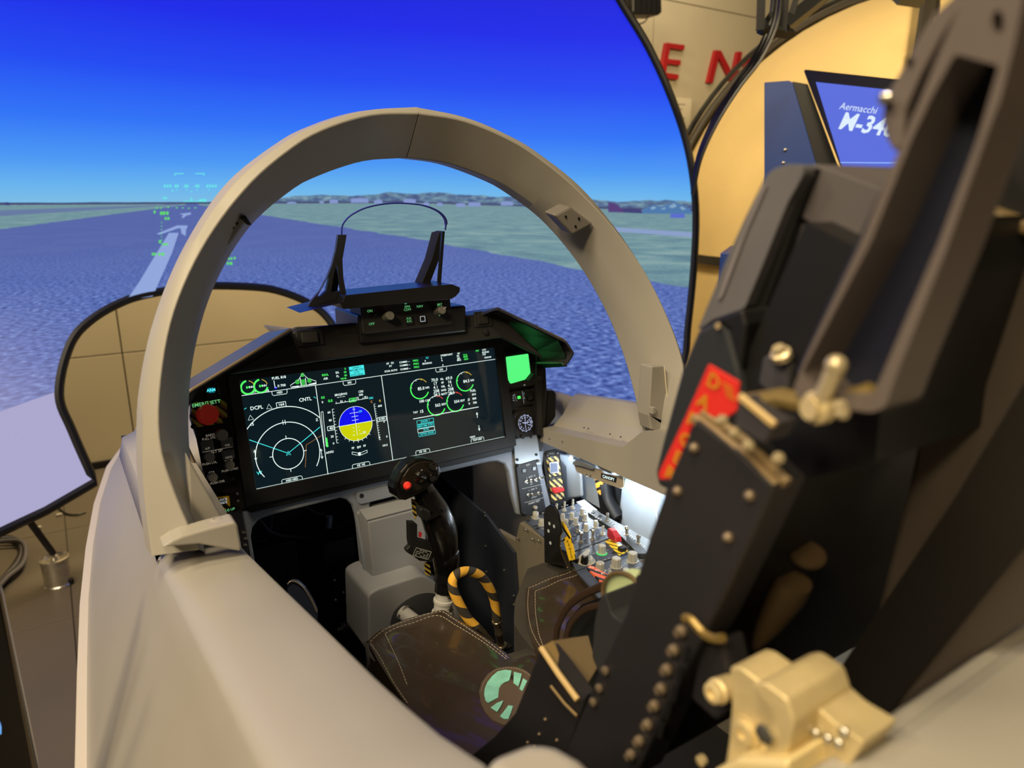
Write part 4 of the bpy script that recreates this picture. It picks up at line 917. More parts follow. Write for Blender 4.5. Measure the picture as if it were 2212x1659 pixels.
# coaming buttons
for px_,lb in (([(651,719),(685,716),(688,738),(654,741)],'square unlit caution lamp cap left of centre'),([(1032,679),(1053,677),(1056,698),(1034,700)],'dark unlit caution lamp cap right of centre')):
    cx_=sum(p[0] for p in px_)/4; cy_=sum(p[1] for p in px_)/4
    q=MB(); UF.pprism(q,[(cx_+(p[0]-cx_)*1.7,cy_+(p[1]-cy_)*1.55) for p in px_],0,.003); b_=q.build('lamp_surround',dark,hd,bevel=.0012)
    q=MB(); UF.pprism(q,px_,.003,.007); q.build('lamp_cap',mat('lamp_cap_grey',(62,60,56),.5) if 'left' in lb else dark,b_,bevel=.0008,label=lb)
for px_ in ([(588,735),(632,716),(634,748),(600,757),(588,748)],[(735,706),(776,702),(786,720),(736,720)],[(950,706),(1016,686),(1018,704),(985,712),(960,714)]):
    q=MB(); UF.pprism(q,px_,.0,.0012); q.build('coaming_recess',blackin,hd,bevel=.001)
studs('coaming_screw',blackin,hd,[UF.P((1049,717),.001)],[(.006,0),(.006,.003),(.003,.004)],12,UF.N)
# ---- HUD
hu=thing('head_up_display','black head-up display unit with a clear curved combiner glass between two struts','head-up display',(.03,-.05,.2))
HF=Frame((0,-.075,.19),(1,0,0),(0,.18,.98))
q=MB(); HF.pprism(q,round_poly([(778,657),(972,640),(978,697),(970,700),(790,722),(784,720)],3),-.055,0); ctl=q.build('control_box',dark,hu,bevel=.0015)
q=MB(); q.prism([at(p,y=-.10) for p in [(647,676),(740,652),(746,638),(976,614),(994,621),(993,631),(985,640),(975,646),(742,668),(735,655)]],(0,.075,0)); q.build('shelf',hoodm,hu,bevel=.002)
q=MB(); q.box((.035,-.01,.175),(.21,.12,.05)); q.build('hud_body',hoodm,hu,bevel=.004)
# left strut with triangular cut-outs (open frame), right strut seen edge-on
sx0=-.082
def strut(name,pxs,x,th,thick):
    q=MB()
    for a,b,w_ in pxs: q.tube([at(a,x=x),at(b,x=x)],w_,4,flat=1.0)
    return q
SY=-.03
st_l=[[(728,506),(747,508),(738,575),(741,600),(744,634),(735,634),(728,632),(730,600),(726,573),(721,580),(716,632),(708,634),(709,600),(712,580),(690,640),(700,637),(672,664),(664,662),(700,600),(716,560),(722,530)]]
def frame_strut(name,outerp,holes,y,th,m):
    """plate with holes: outline and holes triangulated together"""
    pts=[at(p,y=y) for p in outerp]; allp=[Vector((p.x,p.z)) for p in pts]; ed=[(i,(i+1)%len(pts)) for i in range(len(pts))]; fcs=[list(range(len(pts)))]
    off=len(pts)
    for h in holes:
        hp=[at(p,y=y) for p in h]; allp+=[Vector((p.x,p.z)) for p in hp]; n=len(hp); ed+=[(off+i,off+(i+1)%n) for i in range(n)]; off+=n
    vo,eo,fo,_,_,_=delaunay_2d_cdt(allp,ed,[],0,1e-6)
    def inside(P,poly):
        c=False; n=len(poly)
        for i in range(n):
            a,b=poly[i],poly[i-1]
            if (a[1]>P[1])!=(b[1]>P[1]) and P[0]<(b[0]-a[0])*(P[1]-a[1])/(b[1]-a[1])+a[0]: c=not c
        return c
    po=[(p.x,p.z) for p in pts]; hs=[[(lambda v:(v.x,v.z))(at(p,y=y)) for p in h] for h in holes]
    q=MB(); q.add([(v.x,y,v.y) for v in vo],[tuple(f) for f in fo if (lambda c:inside(c,po) and not any(inside(c,h) for h in hs))((sum(vo[i].x for i in f)/3,sum(vo[i].y for i in f)/3))])
    return q.build(name,m,hu,bevel=0,solid=(th,0))
frame_strut('left_strut',[(729,507),(747,507),(745,520),(738,560),(740,600),(746,632),(744,640),(660,668),(672,648),(690,628),(705,600),(716,572),(724,540)],[[(723,578),(727,572),(731,600),(735,628),(716,632),(714,628),(718,600)],[(707,598),(709,600),(703,628),(690,640),(684,640),(695,620)]],-.06,.008,mat('strut_satin_grey',(62,62,68),.4))
q=MB(); q.prism([at(p,y=-.052) for p in [(738,508),(747,507),(739,560),(729,628),(714,632),(724,570)]],(0,.006,0)); q.build('strut_inner_web',blackin,hu)
q=MB(); q.prism([at(p,y=-.04) for p in [(948,503),(961,499),(957,540),(930,610),(910,614),(933,560)]],(0,.03,0)); q.build('right_strut',blackin,hu,bevel=.001)
q=MB(); q.prism([at(p,y=-.055) for p in [(956,500),(961,500),(953,610),(947,611)]],(0,.006,0)); q.build('right_strut_bar',blk2,hu)
q=MB(); q.prism([at(p,y=-.02) for p in [(944,530),(947,532),(917,612),(906,614)]],(0,.006,0)); q.build('right_strut_rear_bar',blk2,hu)
# combiner glass: curved sheet with tinted rim
gp=[(738,508),(739,490),(746,477),(760,464),(785,451),(815,443),(850,439),(885,440),(915,444),(940,453),(955,464),(963,478),(962,497)]
gy_=[-.055-.012*math.sin(PI*i/12) for i in range(13)]
gt=[at(p,y=gy_[i]) for i,p in enumerate(gp)]; gt=spline(gt,4)
gb=[at((735,630),y=-.055)+(at((950,610),y=-.045)-at((735,630),y=-.055))*t for t in np.linspace(0,1,len(gt))]
cg=bpy.data.materials.new('combiner_glass'); cg.use_nodes=True; nt=cg.node_tree; nt.nodes.clear()
tr1=nt.nodes.new('ShaderNodeBsdfTransparent'); tr1.inputs[0].default_value=(.96,.97,.99,1); gl=nt.nodes.new('ShaderNodeBsdfGlossy'); gl.inputs['Roughness'].default_value=.02; mx=nt.nodes.new('ShaderNodeMixShader'); fr=nt.nodes.new('ShaderNodeFresnel'); fr.inputs[0].default_value=1.2
out=nt.nodes.new('ShaderNodeOutputMaterial'); nt.links.new(fr.outputs[0],mx.inputs[0]); nt.links.new(tr1.outputs[0],mx.inputs[1]); nt.links.new(gl.outputs[0],mx.inputs[2]); nt.links.new(mx.outputs[0],out.inputs[0])
q=MB(); q.grid([gt,gb],0,True); q.build('combiner_glass',cg,hu,recalc=False)
q=MB(); n_=len(gt); q.tube(gt,[.0013+.0022*max(0,(i/n_-.62))/.38 if i<n_*.93 else .0016 for i in range(n_)],6); q.build('combiner_edge',mat('combiner_edge_blue',(60,66,190),.25),hu)
# HUD control box face
cbx=lambda p:HF.px(p,0)
def T2(mb,t,p,size,F_=None,w_=.0012,**k): F_=F_ or HF; F_.text(mb,t,F_.px(p,w_),size,w_,**k)
q=MB(); T2(q,'ON',(799,672),.0062); T2(q,'OFF',(803,700),.0062); T2(q,'FPM',(880,663),.0062); T2(q,'CDM',(880,669),.0062); T2(q,'NAV',(907,662),.0062); T2(q,'BRT',(950,658),.0058); T2(q,'A/A',(883,688),.0058,w_=.0045); T2(q,'A/G',(884,694),.0058,w_=.0045)
HF.arc(q,HF.px((955,670)),.0115,2.3,4.2,.0009,.001)
q.build('legend',legend,ctl,recalc=False)['kind']='stuff'
for p,rr in (((843,682),.0078),((955,670),.0078)):
    q=MB(); q.lathe(HF.P(p,.019)-HF.N*.019,HF.N,[(rr*1.1,0),(rr,.003),(rr,.019),(rr*.86,.021)],20,flute=.04); q.build('knob',mat('hud_knob_grey',(104,104,98),.5),ctl)
q=MB(); HF.line(q,[HF.px((958,667),.0212),HF.px((964,663),.0212)],.001,.0213); q.build('knob_pointer',whited,ctl)
for c,s_,edge in (((883,691),(18,19),None),((911,689),(17,17),True),((880,666),(17,14),None),((908,662),(17,10),None)):
    q=MB(); u,v=HF.px(c); wd=s_[0]*.00073; hh_=s_[1]*.00073; HF.prism(q,rrect(u-wd/2-.001,v-hh_/2-.001,u+wd/2+.001,v+hh_/2+.001,.0015,2),0,.0035 if c[1]>680 else .0006); pb=q.build('push_button',blackin,ctl,bevel=.0005)
    if edge: q=MB(); HF.rect(q,(u,v),(wd*.72,hh_*.72),.0012,.004); q.build('button_outline',white,ctl)
q=MB(); q.lathe(HF.P((806,683)),(0.1,-.8,.5),[(.003,0),(.003,.003),(.0016,.004),(.0016,.012)],10); q.build('toggle_switch',blackin,ctl)
studs('green_lamp',emis('hud_lamp_green',(90,180,150),.7),ctl,[HF.P(p) for p in ((876,654),(834,655))],None,10,HF.N,ball=.0028)
# ---- left side panels
lp=thing('emergency_jettison_panel','striped black and yellow panel with a large round red EMERG JETT button','control panel',PF.P((450,890),0))
ejs=stripes('jettison_stripes',(190,205,70),(52,22,16),78,(.72,0,.69),.5,.42,c3=(150,110,50))
q=MB(); PF.pprism(q,[(420,868),(490,862),(492,912),(424,924),(410,900)],-.014,-.004); q.build('striped_plate',ejs,lp,bevel=.001)
q=MB(); c=PF.P((451,896),.0105)-PF.N*.0145; q.lathe(c,PF.N,[(.0175,0),(.0175,.004),(.0160,.006),(.0160,.012),(.0145,.0145),(.0120,.0145),(.0115,.0140),(.0001,.0145)],32); q.build('red_button',mat('jett_button_red',(168,44,34),.35,emit=(120,22,14),es=.35),lp)
q=MB(); PF.fill(q,[PF.px(p,-.0036) for p in ((422,874),(476,867),(477,875),(423,883))],-.0036); q.build('legend_strip',blackin,lp)
q=MB(); u,v=PF.px((446,873),-.003); PF.text(q,'EMERG JETT',(u,v+.001),.0084,-.003,rot=.03,bold=.01); q.build('legend',legend,lp)
studs('panel_screw',blackin,lp,[PF.P(p,-.004) for p in ((418,921),(486,908))],[(.0045,0),(.0045,.002),(.002,.003)],12,PF.N)
aw=thing('arm_switch','small black guarded switch with a lit blue window above the red button','switch',PF.P((453,850),0))
q=MB(); PF.pprism(q,[(442,832),(464,830),(468,860),(446,864)],-.012,-.002); q.build('switch_body',black,aw,bevel=.001)
q=MB(); PF.pprism(q,[(449,838),(462,837),(464,848),(451,849)],-.002,-.0015); wn=q.build('lit_window',emis('arm_window',(20,120,140),.7),aw)
q=MB(); T2(q,'ARM',(456,843),.0068,PF,-.001,bold=.02); q.build('window_letters',emis('arm_letters',(90,240,255),1.2),aw)
q=MB(); q.tube([PF.P(p,.002) for p in ((444,836),(443,828),(464,826),(466,833))],.0012,6); q.build('wire_guard',blk2,aw)
q=MB(); 
for t,p in (('L',(472,838)),('A',(473,844)),('S',(474,850))): T2(q,t,p,.0045,PF,-.0055)
q.build('side_letters',whited,aw)
q=MB(); PF.pprism(q,[(466,834),(478,832),(482,858),(469,860)],-.012,-.006); q.build('side_plate',black,aw)
# autopilot selector panel
PL=Frame((-.31,-.012,-.03),(1,0,0),TV)
sp_=thing('altitude_selector_panel','black panel with grey knobs and square keys lettered BARO, ALT SEL and CRS','control panel',PF.P((460,990),0))
q=MB(); PF.pprism(q,round_poly([(422,930),(486,916),(514,1028),(506,1042),(468,1050),(446,1046),(436,1000)],4),-.014,-.004); q.build('panel_plate',panelm if False else blackin,sp_,bevel=.0012)
q=MB()
for t,p,s_ in (('BARO',(454,940),.0053),('PULL STD',(452,947),.0053),('ALT SEL',(469,975),.0060),('PUSH LVL',(453,1001),.0055),('HDG',(494,993),.0060),('PUSH SYNC',(497,1015),.0052),('CRS',(457,1021),.0054),('PUSH DIR',(470,1042),.0054)):
    T2(q,t,p,s_,PF,-.0035,rot=.02,bold=.008)
L3=lambda mb,ps,wd:PF.line(mb,[PF.px(p,-.0035) for p in ps],wd,-.0035)
L3(q,[(437,977),(503,965)],.0007)
q.build('legend',mat('warm_legend_print',(190,180,160),.6,emit=(190,180,160),es=.35),sp_,recalc=False)['kind']='stuff'
for p,rr in (((480,940),.0098),((453,988),.0082),((497,1005),.0078),((460,1032),.0076)):
    q=MB(); q.lathe(PF.P(p,.009)-PF.N*.013,PF.N,[(rr*1.08,0),(rr,.002),(rr,.013),(rr*.9,.0145)],24,flute=.03); q.build('knob',mat('selector_knob',(150,148,138),.5) if p[1]<1020 else mat('selector_knob_pale',(176,170,152),.45),sp_)
for c,t in (((447,963),'A/P'),((490,956),'F/D'),((493,982),'HDG')):
    q=MB(); u,v=PF.px(c,.002); PF.prism(q,[(u-.0098,v-.0085),(u+.0098,v-.0085),(u+.0098,v+.0085),(u-.0098,v+.0085)],-.004,.004); kk=q.build('square_key',mat('key_grey',(104,104,100),.5),sp_,bevel=.0012)
    q=MB(); PF.text(q,t,(u,v-.0045),.0052,.0045); q.build('key_letters',mat('warm_legend_print',(190,180,160),.6,emit=(190,180,160),es=.35),kk)
studs('panel_screw',blk2,sp_,[PF.P(p,-.004) for p in ((429,938),(504,1036),(448,1048))],[(.004,0),(.004,.002),(.002,.003)],12,PF.N)
# landing gear placard panel
gpn=thing('gear_lever_panel','narrow dark panel below the selector with a yellow and black LOCK placard','control panel',PF.P((495,1110),0))
q=MB(); PF.pprism(q,[(460,1060),(516,1066),(522,1100),(536,1180),(538,1200),(520,1200),(498,1135),(480,1090)],-.022,-.012); q.build('panel_plate',panelm,gpn,bevel=.001)
ys_=stripes('yellow_black_placard',(240,190,30),(16,16,16),52,(.7,0,.7),.5,.66)
q=MB(); PF.pprism(q,[(452,1076),(495,1071),(498,1098),(478,1102),(470,1100)],-.012,-.010); plc=q.build('lock_placard',ys_,gpn)
q=MB(); PF.pprism(q,[(456,1078),(487,1075),(490,1090),(462,1096)],-.010,-.0095); q.build('placard_field',blackin,plc)
q=MB(); T2(q,'DN LOCK',(474,1081),.0058,PF,-.009,bold=.01); T2(q,'OVERRIDE',(474,1088),.0055,PF,-.009,bold=.01); q.build('placard_letters',white,plc)
q=MB(); T2(q,'LG UP',(497,1101),.0058,PF,-.0115,bold=.01); q.build('legend',legend,gpn)
q=MB(); T2(q,'',(0,0),.01) if False else q.ball(PF.P((476,1099),-.011),.003,8,6); q.build('red_stop',redm,gpn)
studs('panel_screw',steel,gpn,[PF.P(p,-.012) for p in ((514,1068),(515,1083),(526,1151),(530,1164),(529,1178))],[(.0032,0),(.0032,.001),(.0016,.0018)],10,PF.N)
# ---- right side instruments
sb=thing('standby_flight_display','small standby display with a plain bright green screen','display',PF.P((1122,795),0))
q=MB(); PF.pprism(q,round_poly([(1086,765),(1142,756),(1158,765),(1166,822),(1150,834),(1098,838),(1092,825)],4),-.014,.004); q.build('display_case',blackin,sb,bevel=.0015)
q=MB(); PF.pprism(q,round_poly([(1093,771),(1141,764),(1146,806),(1134,820),(1103,829),(1098,820)],2.5),.004,.005); q.build('green_screen',emis('standby_green',(86,240,124),1.1),sb)
q=MB(); PF.pprism(q,[(1146,806),(1154,807),(1143,822),(1134,821)],.004,.006); q.build('corner_key',mat('corner_key_green',(30,110,60),.4),sb)
q=MB(); q.lathe(PF.P((1162,818),.002),PF.N,[(.0065,0),(.0065,.008),(.0055,.010)],16,flute=.08); q.build('knob',blackin,sb)
q=MB(); T2(q,'M',(1133,832),.005,PF,.0045); q.build('letter_m',white,sb)
q=MB(); q.lathe(PF.P((1115,834),.004),PF.N,[(.003,0),(.003,.001)],10); q.build('light_sensor',blk2,sb)
ph=thing('pitot_heat_switch_panel','small black switch panel lettered PITOT with a lit green bar','control panel',PF.P((1128,858),0))
q=MB(); PF.pprism(q,round_poly([(1098,848),(1156,838),(1162,868),(1158,872),(1104,880)],2),-.014,-.004); q.build('panel_plate',blackin,ph,bevel=.001)
q=MB(); PF.pprism(q,[(1118,856),(1124,855),(1125,861),(1119,862)],-.004,-.003); q.build('green_bar',greens,ph)
q=MB()
for t,p in (('P',(1112,853)),('I',(1113,857)),('T',(1114,861)),('O',(1109,860)),('N',(1110,865)),('O',(1109,855)),('T',(1116,866)),('A',(1132,850)),('I',(1132,855)),('R',(1133,860))): T2(q,t,p,.0046,PF,-.0035)
L3(q,[(1128,845),(1132,871)],.0006); q.build('legend',white,ph,recalc=False)['kind']='stuff'
q=MB(); PF.pprism(q,[(1138,848),(1152,845),(1155,862),(1141,865)],-.004,.002); q.build('rocker_switch',gloss,ph,bevel=.001)
ck=thing('cockpit_clock','round black-faced cockpit clock with glowing white numerals','clock',PF.P((1135,914),0))
CKC=PF.px((1135,914),.0)
q=MB(); PF.pprism(q,round_poly([(1106,893),(1158,880),(1164,930),(1158,938),(1120,948),(1112,940)],5),-.014,-.003); q.build('clock_case',black,ck,bevel=.0015)
cc=PF.P((1135,914),0); q=MB(); q.lathe(cc-PF.N*.003,PF.N,[(.0215,0),(.0215,.004),(.0195,.005),(.0188,.0035),(.0001,.0035)],36); q.build('bezel_ring',blackin,ck)
cq=MB(); ccu=PF.px((1135,914),.001)
for k_ in range(12):
    a=PI/2-k_*PI/6; cx2,cy2=math.cos(a),math.sin(a)
    PF.line(cq,[(ccu[0]+cx2*.0165,ccu[1]+cy2*.0165),(ccu[0]+cx2*.0190,ccu[1]+cy2*.0190)],.0012,.001)
    PF.text(cq,str(12 if k_==0 else k_),(ccu[0]+cx2*.0128,ccu[1]+cy2*.0128),.0042,.001,bold=.02)
PF.arc(cq,ccu,.0168,0,2*PI,.0006,.001,0,48)
PF.line(cq,[(ccu[0]-.001,ccu[1]-.010),(ccu[0]+.0005,ccu[1]+.0125)],.0008,.0012); PF.line(cq,[(ccu[0],ccu[1]),(ccu[0]-.0075,ccu[1]+.0022)],.0012,.0012); PF.line(cq,[(ccu[0],ccu[1]),(ccu[0]+.010,ccu[1]+.001)],.001,.0012); PF.arc(cq,(ccu[0]+.0095,ccu[1]),.0052,0,2*PI,.0006,.0011,0,20)
cq.build('dial_markings',emis('clock_white',(205,215,255),1.3),ck,recalc=False)['kind']='stuff'
studs('case_screw',blk2,ck,[PF.P(p,-.003) for p in ((1112,898),(1155,887),(1159,927),(1146,944))],[(.003,0),(.003,.0015),(.0015,.002)],10,PF.N)
q=MB(); q.lathe(PF.P((1128,944),-.002),PF.N,[(.004,0),(.004,.004)],12); q.lathe(PF.P((1160,927),-.002),PF.N,[(.003,0),(.003,.004)],12); q.build('set_knob',blk2,ck)
# blank alloy plate, electrical panel
q=MB(); PF.pprism(q,[(1109,949),(1160,938),(1170,1005),(1113,1003)],-.016,-.010); bp_=q.build('blank_plate',alu,ip,bevel=.0012)
studs('panel_screw',blackin,ip,[PF.P(p,-.010) for p in ((1117,993),(1158,982))],[(.0030,0),(.0030,.0018),(.0012,.002)],10,PF.N)
el=thing('electrical_panel','upright dark panel lettered ELEC with steel toggles and WARN TEST button','control panel',PF.P((1150,1050),0))
EF=PF
q=MB(); PF.pprism(q,round_poly([(1115,1006),(1158,993),(1178,1092),(1182,1104),(1133,1117),(1127,1110)],3),-.016,-.008); q.build('panel_plate',panelm,el,bevel=.001)
q=MB()
for t,p,s_ in (('ELEC',(1141,1004),.0048),('L   BATT   R',(1147,1030),.0044),('OFF',(1148,1046),.0038),('L   GEN   R',(1151,1057),.0044),('OFF/RST',(1154,1074),.0042),('WARN TEST',(1154,1085),.0056)): T2(q,t,p,s_,PF,-.0075,rot=.04,bold=.01)
for a,b in (((1128,1056),(1172,1046)),((1133,1086),(1174,1075))): PF.line(q,[PF.px(a,-.0075),PF.px(b,-.0075)],.0006,-.0075)
q.build('legend',whited,el,recalc=False)['kind']='stuff'
for c in ((1132,1017),(1154,1012)):
    q=MB(); u,v=PF.px(c,-.008); PF.rect(q,(u,v),(.0095,.0085),.001,-.0065); q.build('window_frame',blackin,el); q=MB(); PF.prism(q,[(u-.004,v-.0035),(u+.004,v-.0035),(u+.004,v+.0035),(u-.004,v+.0035)],-.008,-.007); q.build('indicator_window',mat('indicator_dark',(40,48,58),.3),el)
def toggle(par,F_,p,w_,lean=(.3,.5),ln=.011,s=1.0,m=None,name='toggle_switch'):
    b=F_.P(p,w_); ax=(F_.N+F_.U*lean[0]+F_.V*lean[1]).normalized(); q=MB()
    q.lathe(b,F_.N,[(.0042*s,0),(.0042*s,.0012),(.0030*s,.0014),(.0030*s,.0032)],10)
    q.lathe(b+F_.N*.002,ax,[(.0013*s,0),(.0020*s,ln*s*.8),(.0022*s,ln*s*.95),(.0013*s,ln*s*1.05)],10); return q.build(name,m or steel,par)
for p in ((1137,1041),(1146,1039),(1158,1037),(1167,1033),(1141,1070),(1149,1069),(1163,1066)): toggle(el,PF,p,-.008,(.5,.3),.009)
q=MB(); q.lathe(PF.P((1155,1096),-.008),PF.N,[(.0042,0),(.0042,.005),(.0036,.006)],16); q.build('test_button',knobm,el)
studs('panel_screw',blk2,el,[PF.P(p,-.008) for p in ((1120,1006),(1162,996),(1133,1110))],[(.0036,0),(.0036,.002),(.0018,.0025)],10,PF.N)
# fire / fuel shut-off panel, on a slanted plate further outboard
fr_=thing('engine_fire_panel','tall black and yellow striped panel lettered FUEL SOV with a red guarded switch','control panel',PF.P((1198,1030),0))
FF_=Frame((.375,-.03,-.2),(.9,-.35,0),TV)
q=MB(); FF_.pprism(q,round_poly([(1172,984),(1180,975),(1202,970),(1209,978),(1222,1078),(1218,1083),(1190,1090),(1185,1084)],3),-.006,0); q.build('panel_plate',blackin,fr_,bevel=.001)
fst=stripes('fire_panel_stripes',(225,205,130),(20,20,20),105,(.66,-.25,.70),.5,.5)
q=MB(); FF_.pprism(q,[(1180,990),(1206,984),(1212,1026),(1187,1030)],0,.0008); q.build('striped_field',fst,fr_)
q=MB(); FF_.pprism(q,[(1187,1038),(1214,1033),(1219,1076),(1192,1083)],0,.0008); q.build('striped_field',fst,fr_)
q=MB(); FF_.pprism(q,round_poly([(1186,1001),(1204,996),(1208,1020),(1190,1024)],1.5),.0008,.007); q.build('guarded_key',mat('guard_clear_grey',(120,136,170),.15),fr_,bevel=.001)
q=MB(); FF_.rect(q,FF_.px((1197,1010),.007),(.0185,.022),.0016,.0074); q.build('key_frame',steel,fr_)
q=MB(); FF_.pprism(q,[(1192,1055),(1218,1052),(1221,1061),(1205,1066),(1196,1066)],.004,.014); q.build('red_lever_guard',redm,fr_,bevel=.002)
q=MB(); T2(q,'ENG1',(1192,980),.005,FF_,.001,bold=.01); T2(q,'FIRE',(1193,987),.005,FF_,.001,bold=.01); T2(q,'FUEL SOV',(1200,1033),.0058,FF_,.001,bold=.01); T2(q,'OPEN',(1202,1043),.0045,FF_,.001); T2(q,'SHUT',(1206,1073),.0048,FF_,.001,bold=.01); q.build('legend',white,fr_,recalc=False)['kind']='stuff'
toggle(fr_,FF_,(1208,1054),.001,(.2,.3),.012)
studs('panel_screw',blk2,fr_,[FF_.P(p,0) for p in ((1181,983),(1204,978),(1218,1075),(1191,1084))],[(.0036,0),(.0036,.002),(.0018,.0025)],10,FF_.N)
# right end of the panel frame and hood cable clip
q=MB(); PF.pprism(q,[(1162,700),(1186,788),(1172,800),(1170,860),(1172,940),(1160,940),(1158,800)],-.03,.01); q.build('panel_right_cheek',hoodm,ip,bevel=.002)
q=MB(); PF.pprism(q,round_poly([(1172,845),(1195,843),(1201,850),(1200,900),(1174,935)],4),-.06,-.02); q.build('side_black_box',blackin,ip,bevel=.002)
# ================================================================== CENTRE BOX, PEDESTAL, FOOTWELL
cbox=thing('centre_avionics_box','plain pale grey box hanging under the middle of the display','housing',(-.03,-.04,-.3))
gbox=mat('box_warm_grey',(146,149,156),.5,var=(8,.03),bump=(300,.06))
YB=-.075
q=MB(); fpx=[(793,1127),(893,1101),(918,1095),(925,1244),(917,1250),(817,1282),(808,1278)]
fr=[at(p,y=YB) for p in fpx]; q.prism(fr,(0,.07,0)); q.build('box_body',gbox,cbox,bevel=.004,seg=3)
q=MB(); tb=[at(p,y=YB+.03) for p in [(777,1104),(893,1077),(925,1070)]]; tf=[fr[0],fr[1],fr[2]]
q.grid([[v-Vector((0,0,.02)) for v in tb],tb,[v+Vector((0,.001,.0005)) for v in tf]],0,False); q.build('box_sloped_top',gbox,cbox,solid=(.003,-1))
q=MB(); q.add([tb[0],fr[0]+Vector((0,.001,0)),fr[6]+Vector((0,.001,0)),at((792,1266),y=YB+.03)],[(0,1,2,3)]); q.build('box_side_cheek',gbox,cbox,solid=(.003,-1))
ped=thing('control_column_pedestal','pale grey pedestal housing with a dark round boot at the foot of the stick','pedestal',(-.03,-.12,-.62))
q=MB(); q.prism([at(p,y=-.12) for p in round_poly([(795,1285),(815,1272),(915,1240),(1000,1300),(1010,1420),(798,1420)],14)],(0,.12,0)); q.build('pedestal_body',gbox,ped,bevel=.006,seg=3)
q=MB(); q.box((.01,-.06,-.57),(.17,.11,.26)); q.build('pedestal_foot',gbox,ped,bevel=.01)
q=MB(); bc_=at((905,1338),y=-.122); q.lathe(bc_,(0,-1,.15),[(.058,-.004),(.058,.003),(.05,.006),(.02,.008)],36); q.build('rubber_boot',mat('boot_dark',(44,46,52),.6),ped)
q=MB(); q.tube([at((868,1322),y=-.124),at((905,1350),y=-.165)],.0135,16); q.build('torque_tube',mat('tube_pale',(176,176,176),.4),ped,bevel=.001)
q=MB(); q.lathe(at((873,1325),y=-.126),(at((905,1350),y=-.165)-at((868,1322),y=-.124)),[(.017,0),(.017,.005)],16); q.build('clamp_ring',steel,ped)
# rudder pedals and things in the dark footwell
footm=mat('footwell_dark_metal',(58,62,72),.5,.3)
for nm,px_,y,lb in (('rudder_pedal',[(548,1190),(638,1167),(652,1262),(600,1290),(552,1235)],.10,'left dark pedal plate with two slots seen through the leg opening'),('rudder_pedal',[(699,1178),(764,1160),(775,1290),(740,1330),(705,1275),(700,1222)],.16,'right dark pedal assembly with linkage in the leg opening')):
    t=thing(nm,lb,'pedal',at(px_[3],y=y),group=None); q=MB(); q.prism([at(p,y=y) for p in px_],(0,.006,0)); q.build('pedal_plate',mat('pedal_dark',(34,36,42),.5,.2),t,bevel=.001)
    if y==.10:
        for hp in ([(586,1238),(598,1230),(607,1240),(606,1256),(596,1258)],[(622,1224),(632,1219),(636,1228),(638,1258),(624,1262)]):
            q=MB(); q.prism([at(p,y=y-.0015) for p in hp],(0,.001,0)); q.build('pedal_slot',blackin,t)
    else:
        Y=y-.02
        for a,b,r in (((748,1215),(750,1285),.004),((752,1280),(760,1310),.008),((738,1278),(770,1270),.003),((722,1262),(726,1300),.004),((745,1236),(756,1240),.008),((720,1245),(728,1240),.006)):
            q=MB(); q.tube([at(a,y=Y),at(b,y=Y)],r,8); q.build('linkage_rod',footm,t)
        q=MB(); q.prism([at(p,y=Y) for p in [(746,1282),(766,1276),(773,1312),(752,1318)]],(0,.01,0)); q.build('linkage_fork',mat('linkage_grey',(96,102,114),.45,.3),t,bevel=.001)
        studs('pedal_bolt',steel,t,[at(p,y=Y-.004) for p in ((740,1280),(769,1271),(752,1224),(721,1254),(723,1296))],[(.004,0),(.004,.003),(.002,.005)],8,(0,-1,0))
sprg=thing('coil_spring_damper','black coil spring lying across the bottom of the footwell','spring',at((765,1350),y=.12))
q=MB(); A_=at((738,1358),y=.12); B_=at((800,1335),y=.12); ax=(B_-A_); u_=ax.orthogonal().normalized(); v_=ax.normalized().cross(u_)
q.tube([A_+ax*(i/120)+(u_*math.cos(i*.72)+v_*math.sin(i*.72))*.011 for i in range(121)],.0025,6); q.build('coil',mat('spring_dark',(40,42,48),.35,.4),sprg)
q=MB(); q.tube([A_-ax*.15,B_+ax*.1],.004,8); q.build('spring_rod',footm,sprg)
ph_=thing('footwell_cable_run','thin dark cables looping across the leg opening','cable',at((620,1160),y=.3))
for path,r in ((((560,1120),(588,1150),(640,1160),(690,1155),(760,1125)),.003),(((587,1110),(585,1140),(575,1165),(560,1172)),.002),(((720,1140),(745,1128),(780,1112)),.002),(((660,1095),(690,1110),(705,1103)),.002),(((950,1045),(990,1090),(1010,1125)),.003),(((1010,1040),(1020,1080),(1035,1110)),.003)):
    q=MB(); q.tube(spline([at(p,y=.3) for p in path]),r,6); q.build('cable',footm,ph_)
q=MB(); q.tube([at((711,1115),y=.28),at((709,1139),y=.28)],.008,12); tag(q.build('footwell_canister',mat('canister_blue_grey',(110,122,146),.5)),'small blue-grey cylinder hanging in the left leg opening','canister')
tl=thing('throttle_arm','polished rounded metal plate standing beside the port sill in the footwell','lever plate',at((650,1300),y=-.2))
tc_=[(621,1262),(628,1256),(641,1258),(657,1272),(672,1296),(684,1322),(684,1345),(640,1345),(620,1290)]
q=MB(); q.prism([at(p,y=-.2) for p in tc_],(.004,.004,.002)); q.build('plate',mat('lever_blue_steel',(104,116,150),.25,.6),tl,bevel=.001)
q=MB(); q.tube(spline([at(p,y=-.201) for p in tc_[:6]]),.0012,6); q.build('bright_edge',mat('plate_edge',(220,205,175),.3,.6),tl)
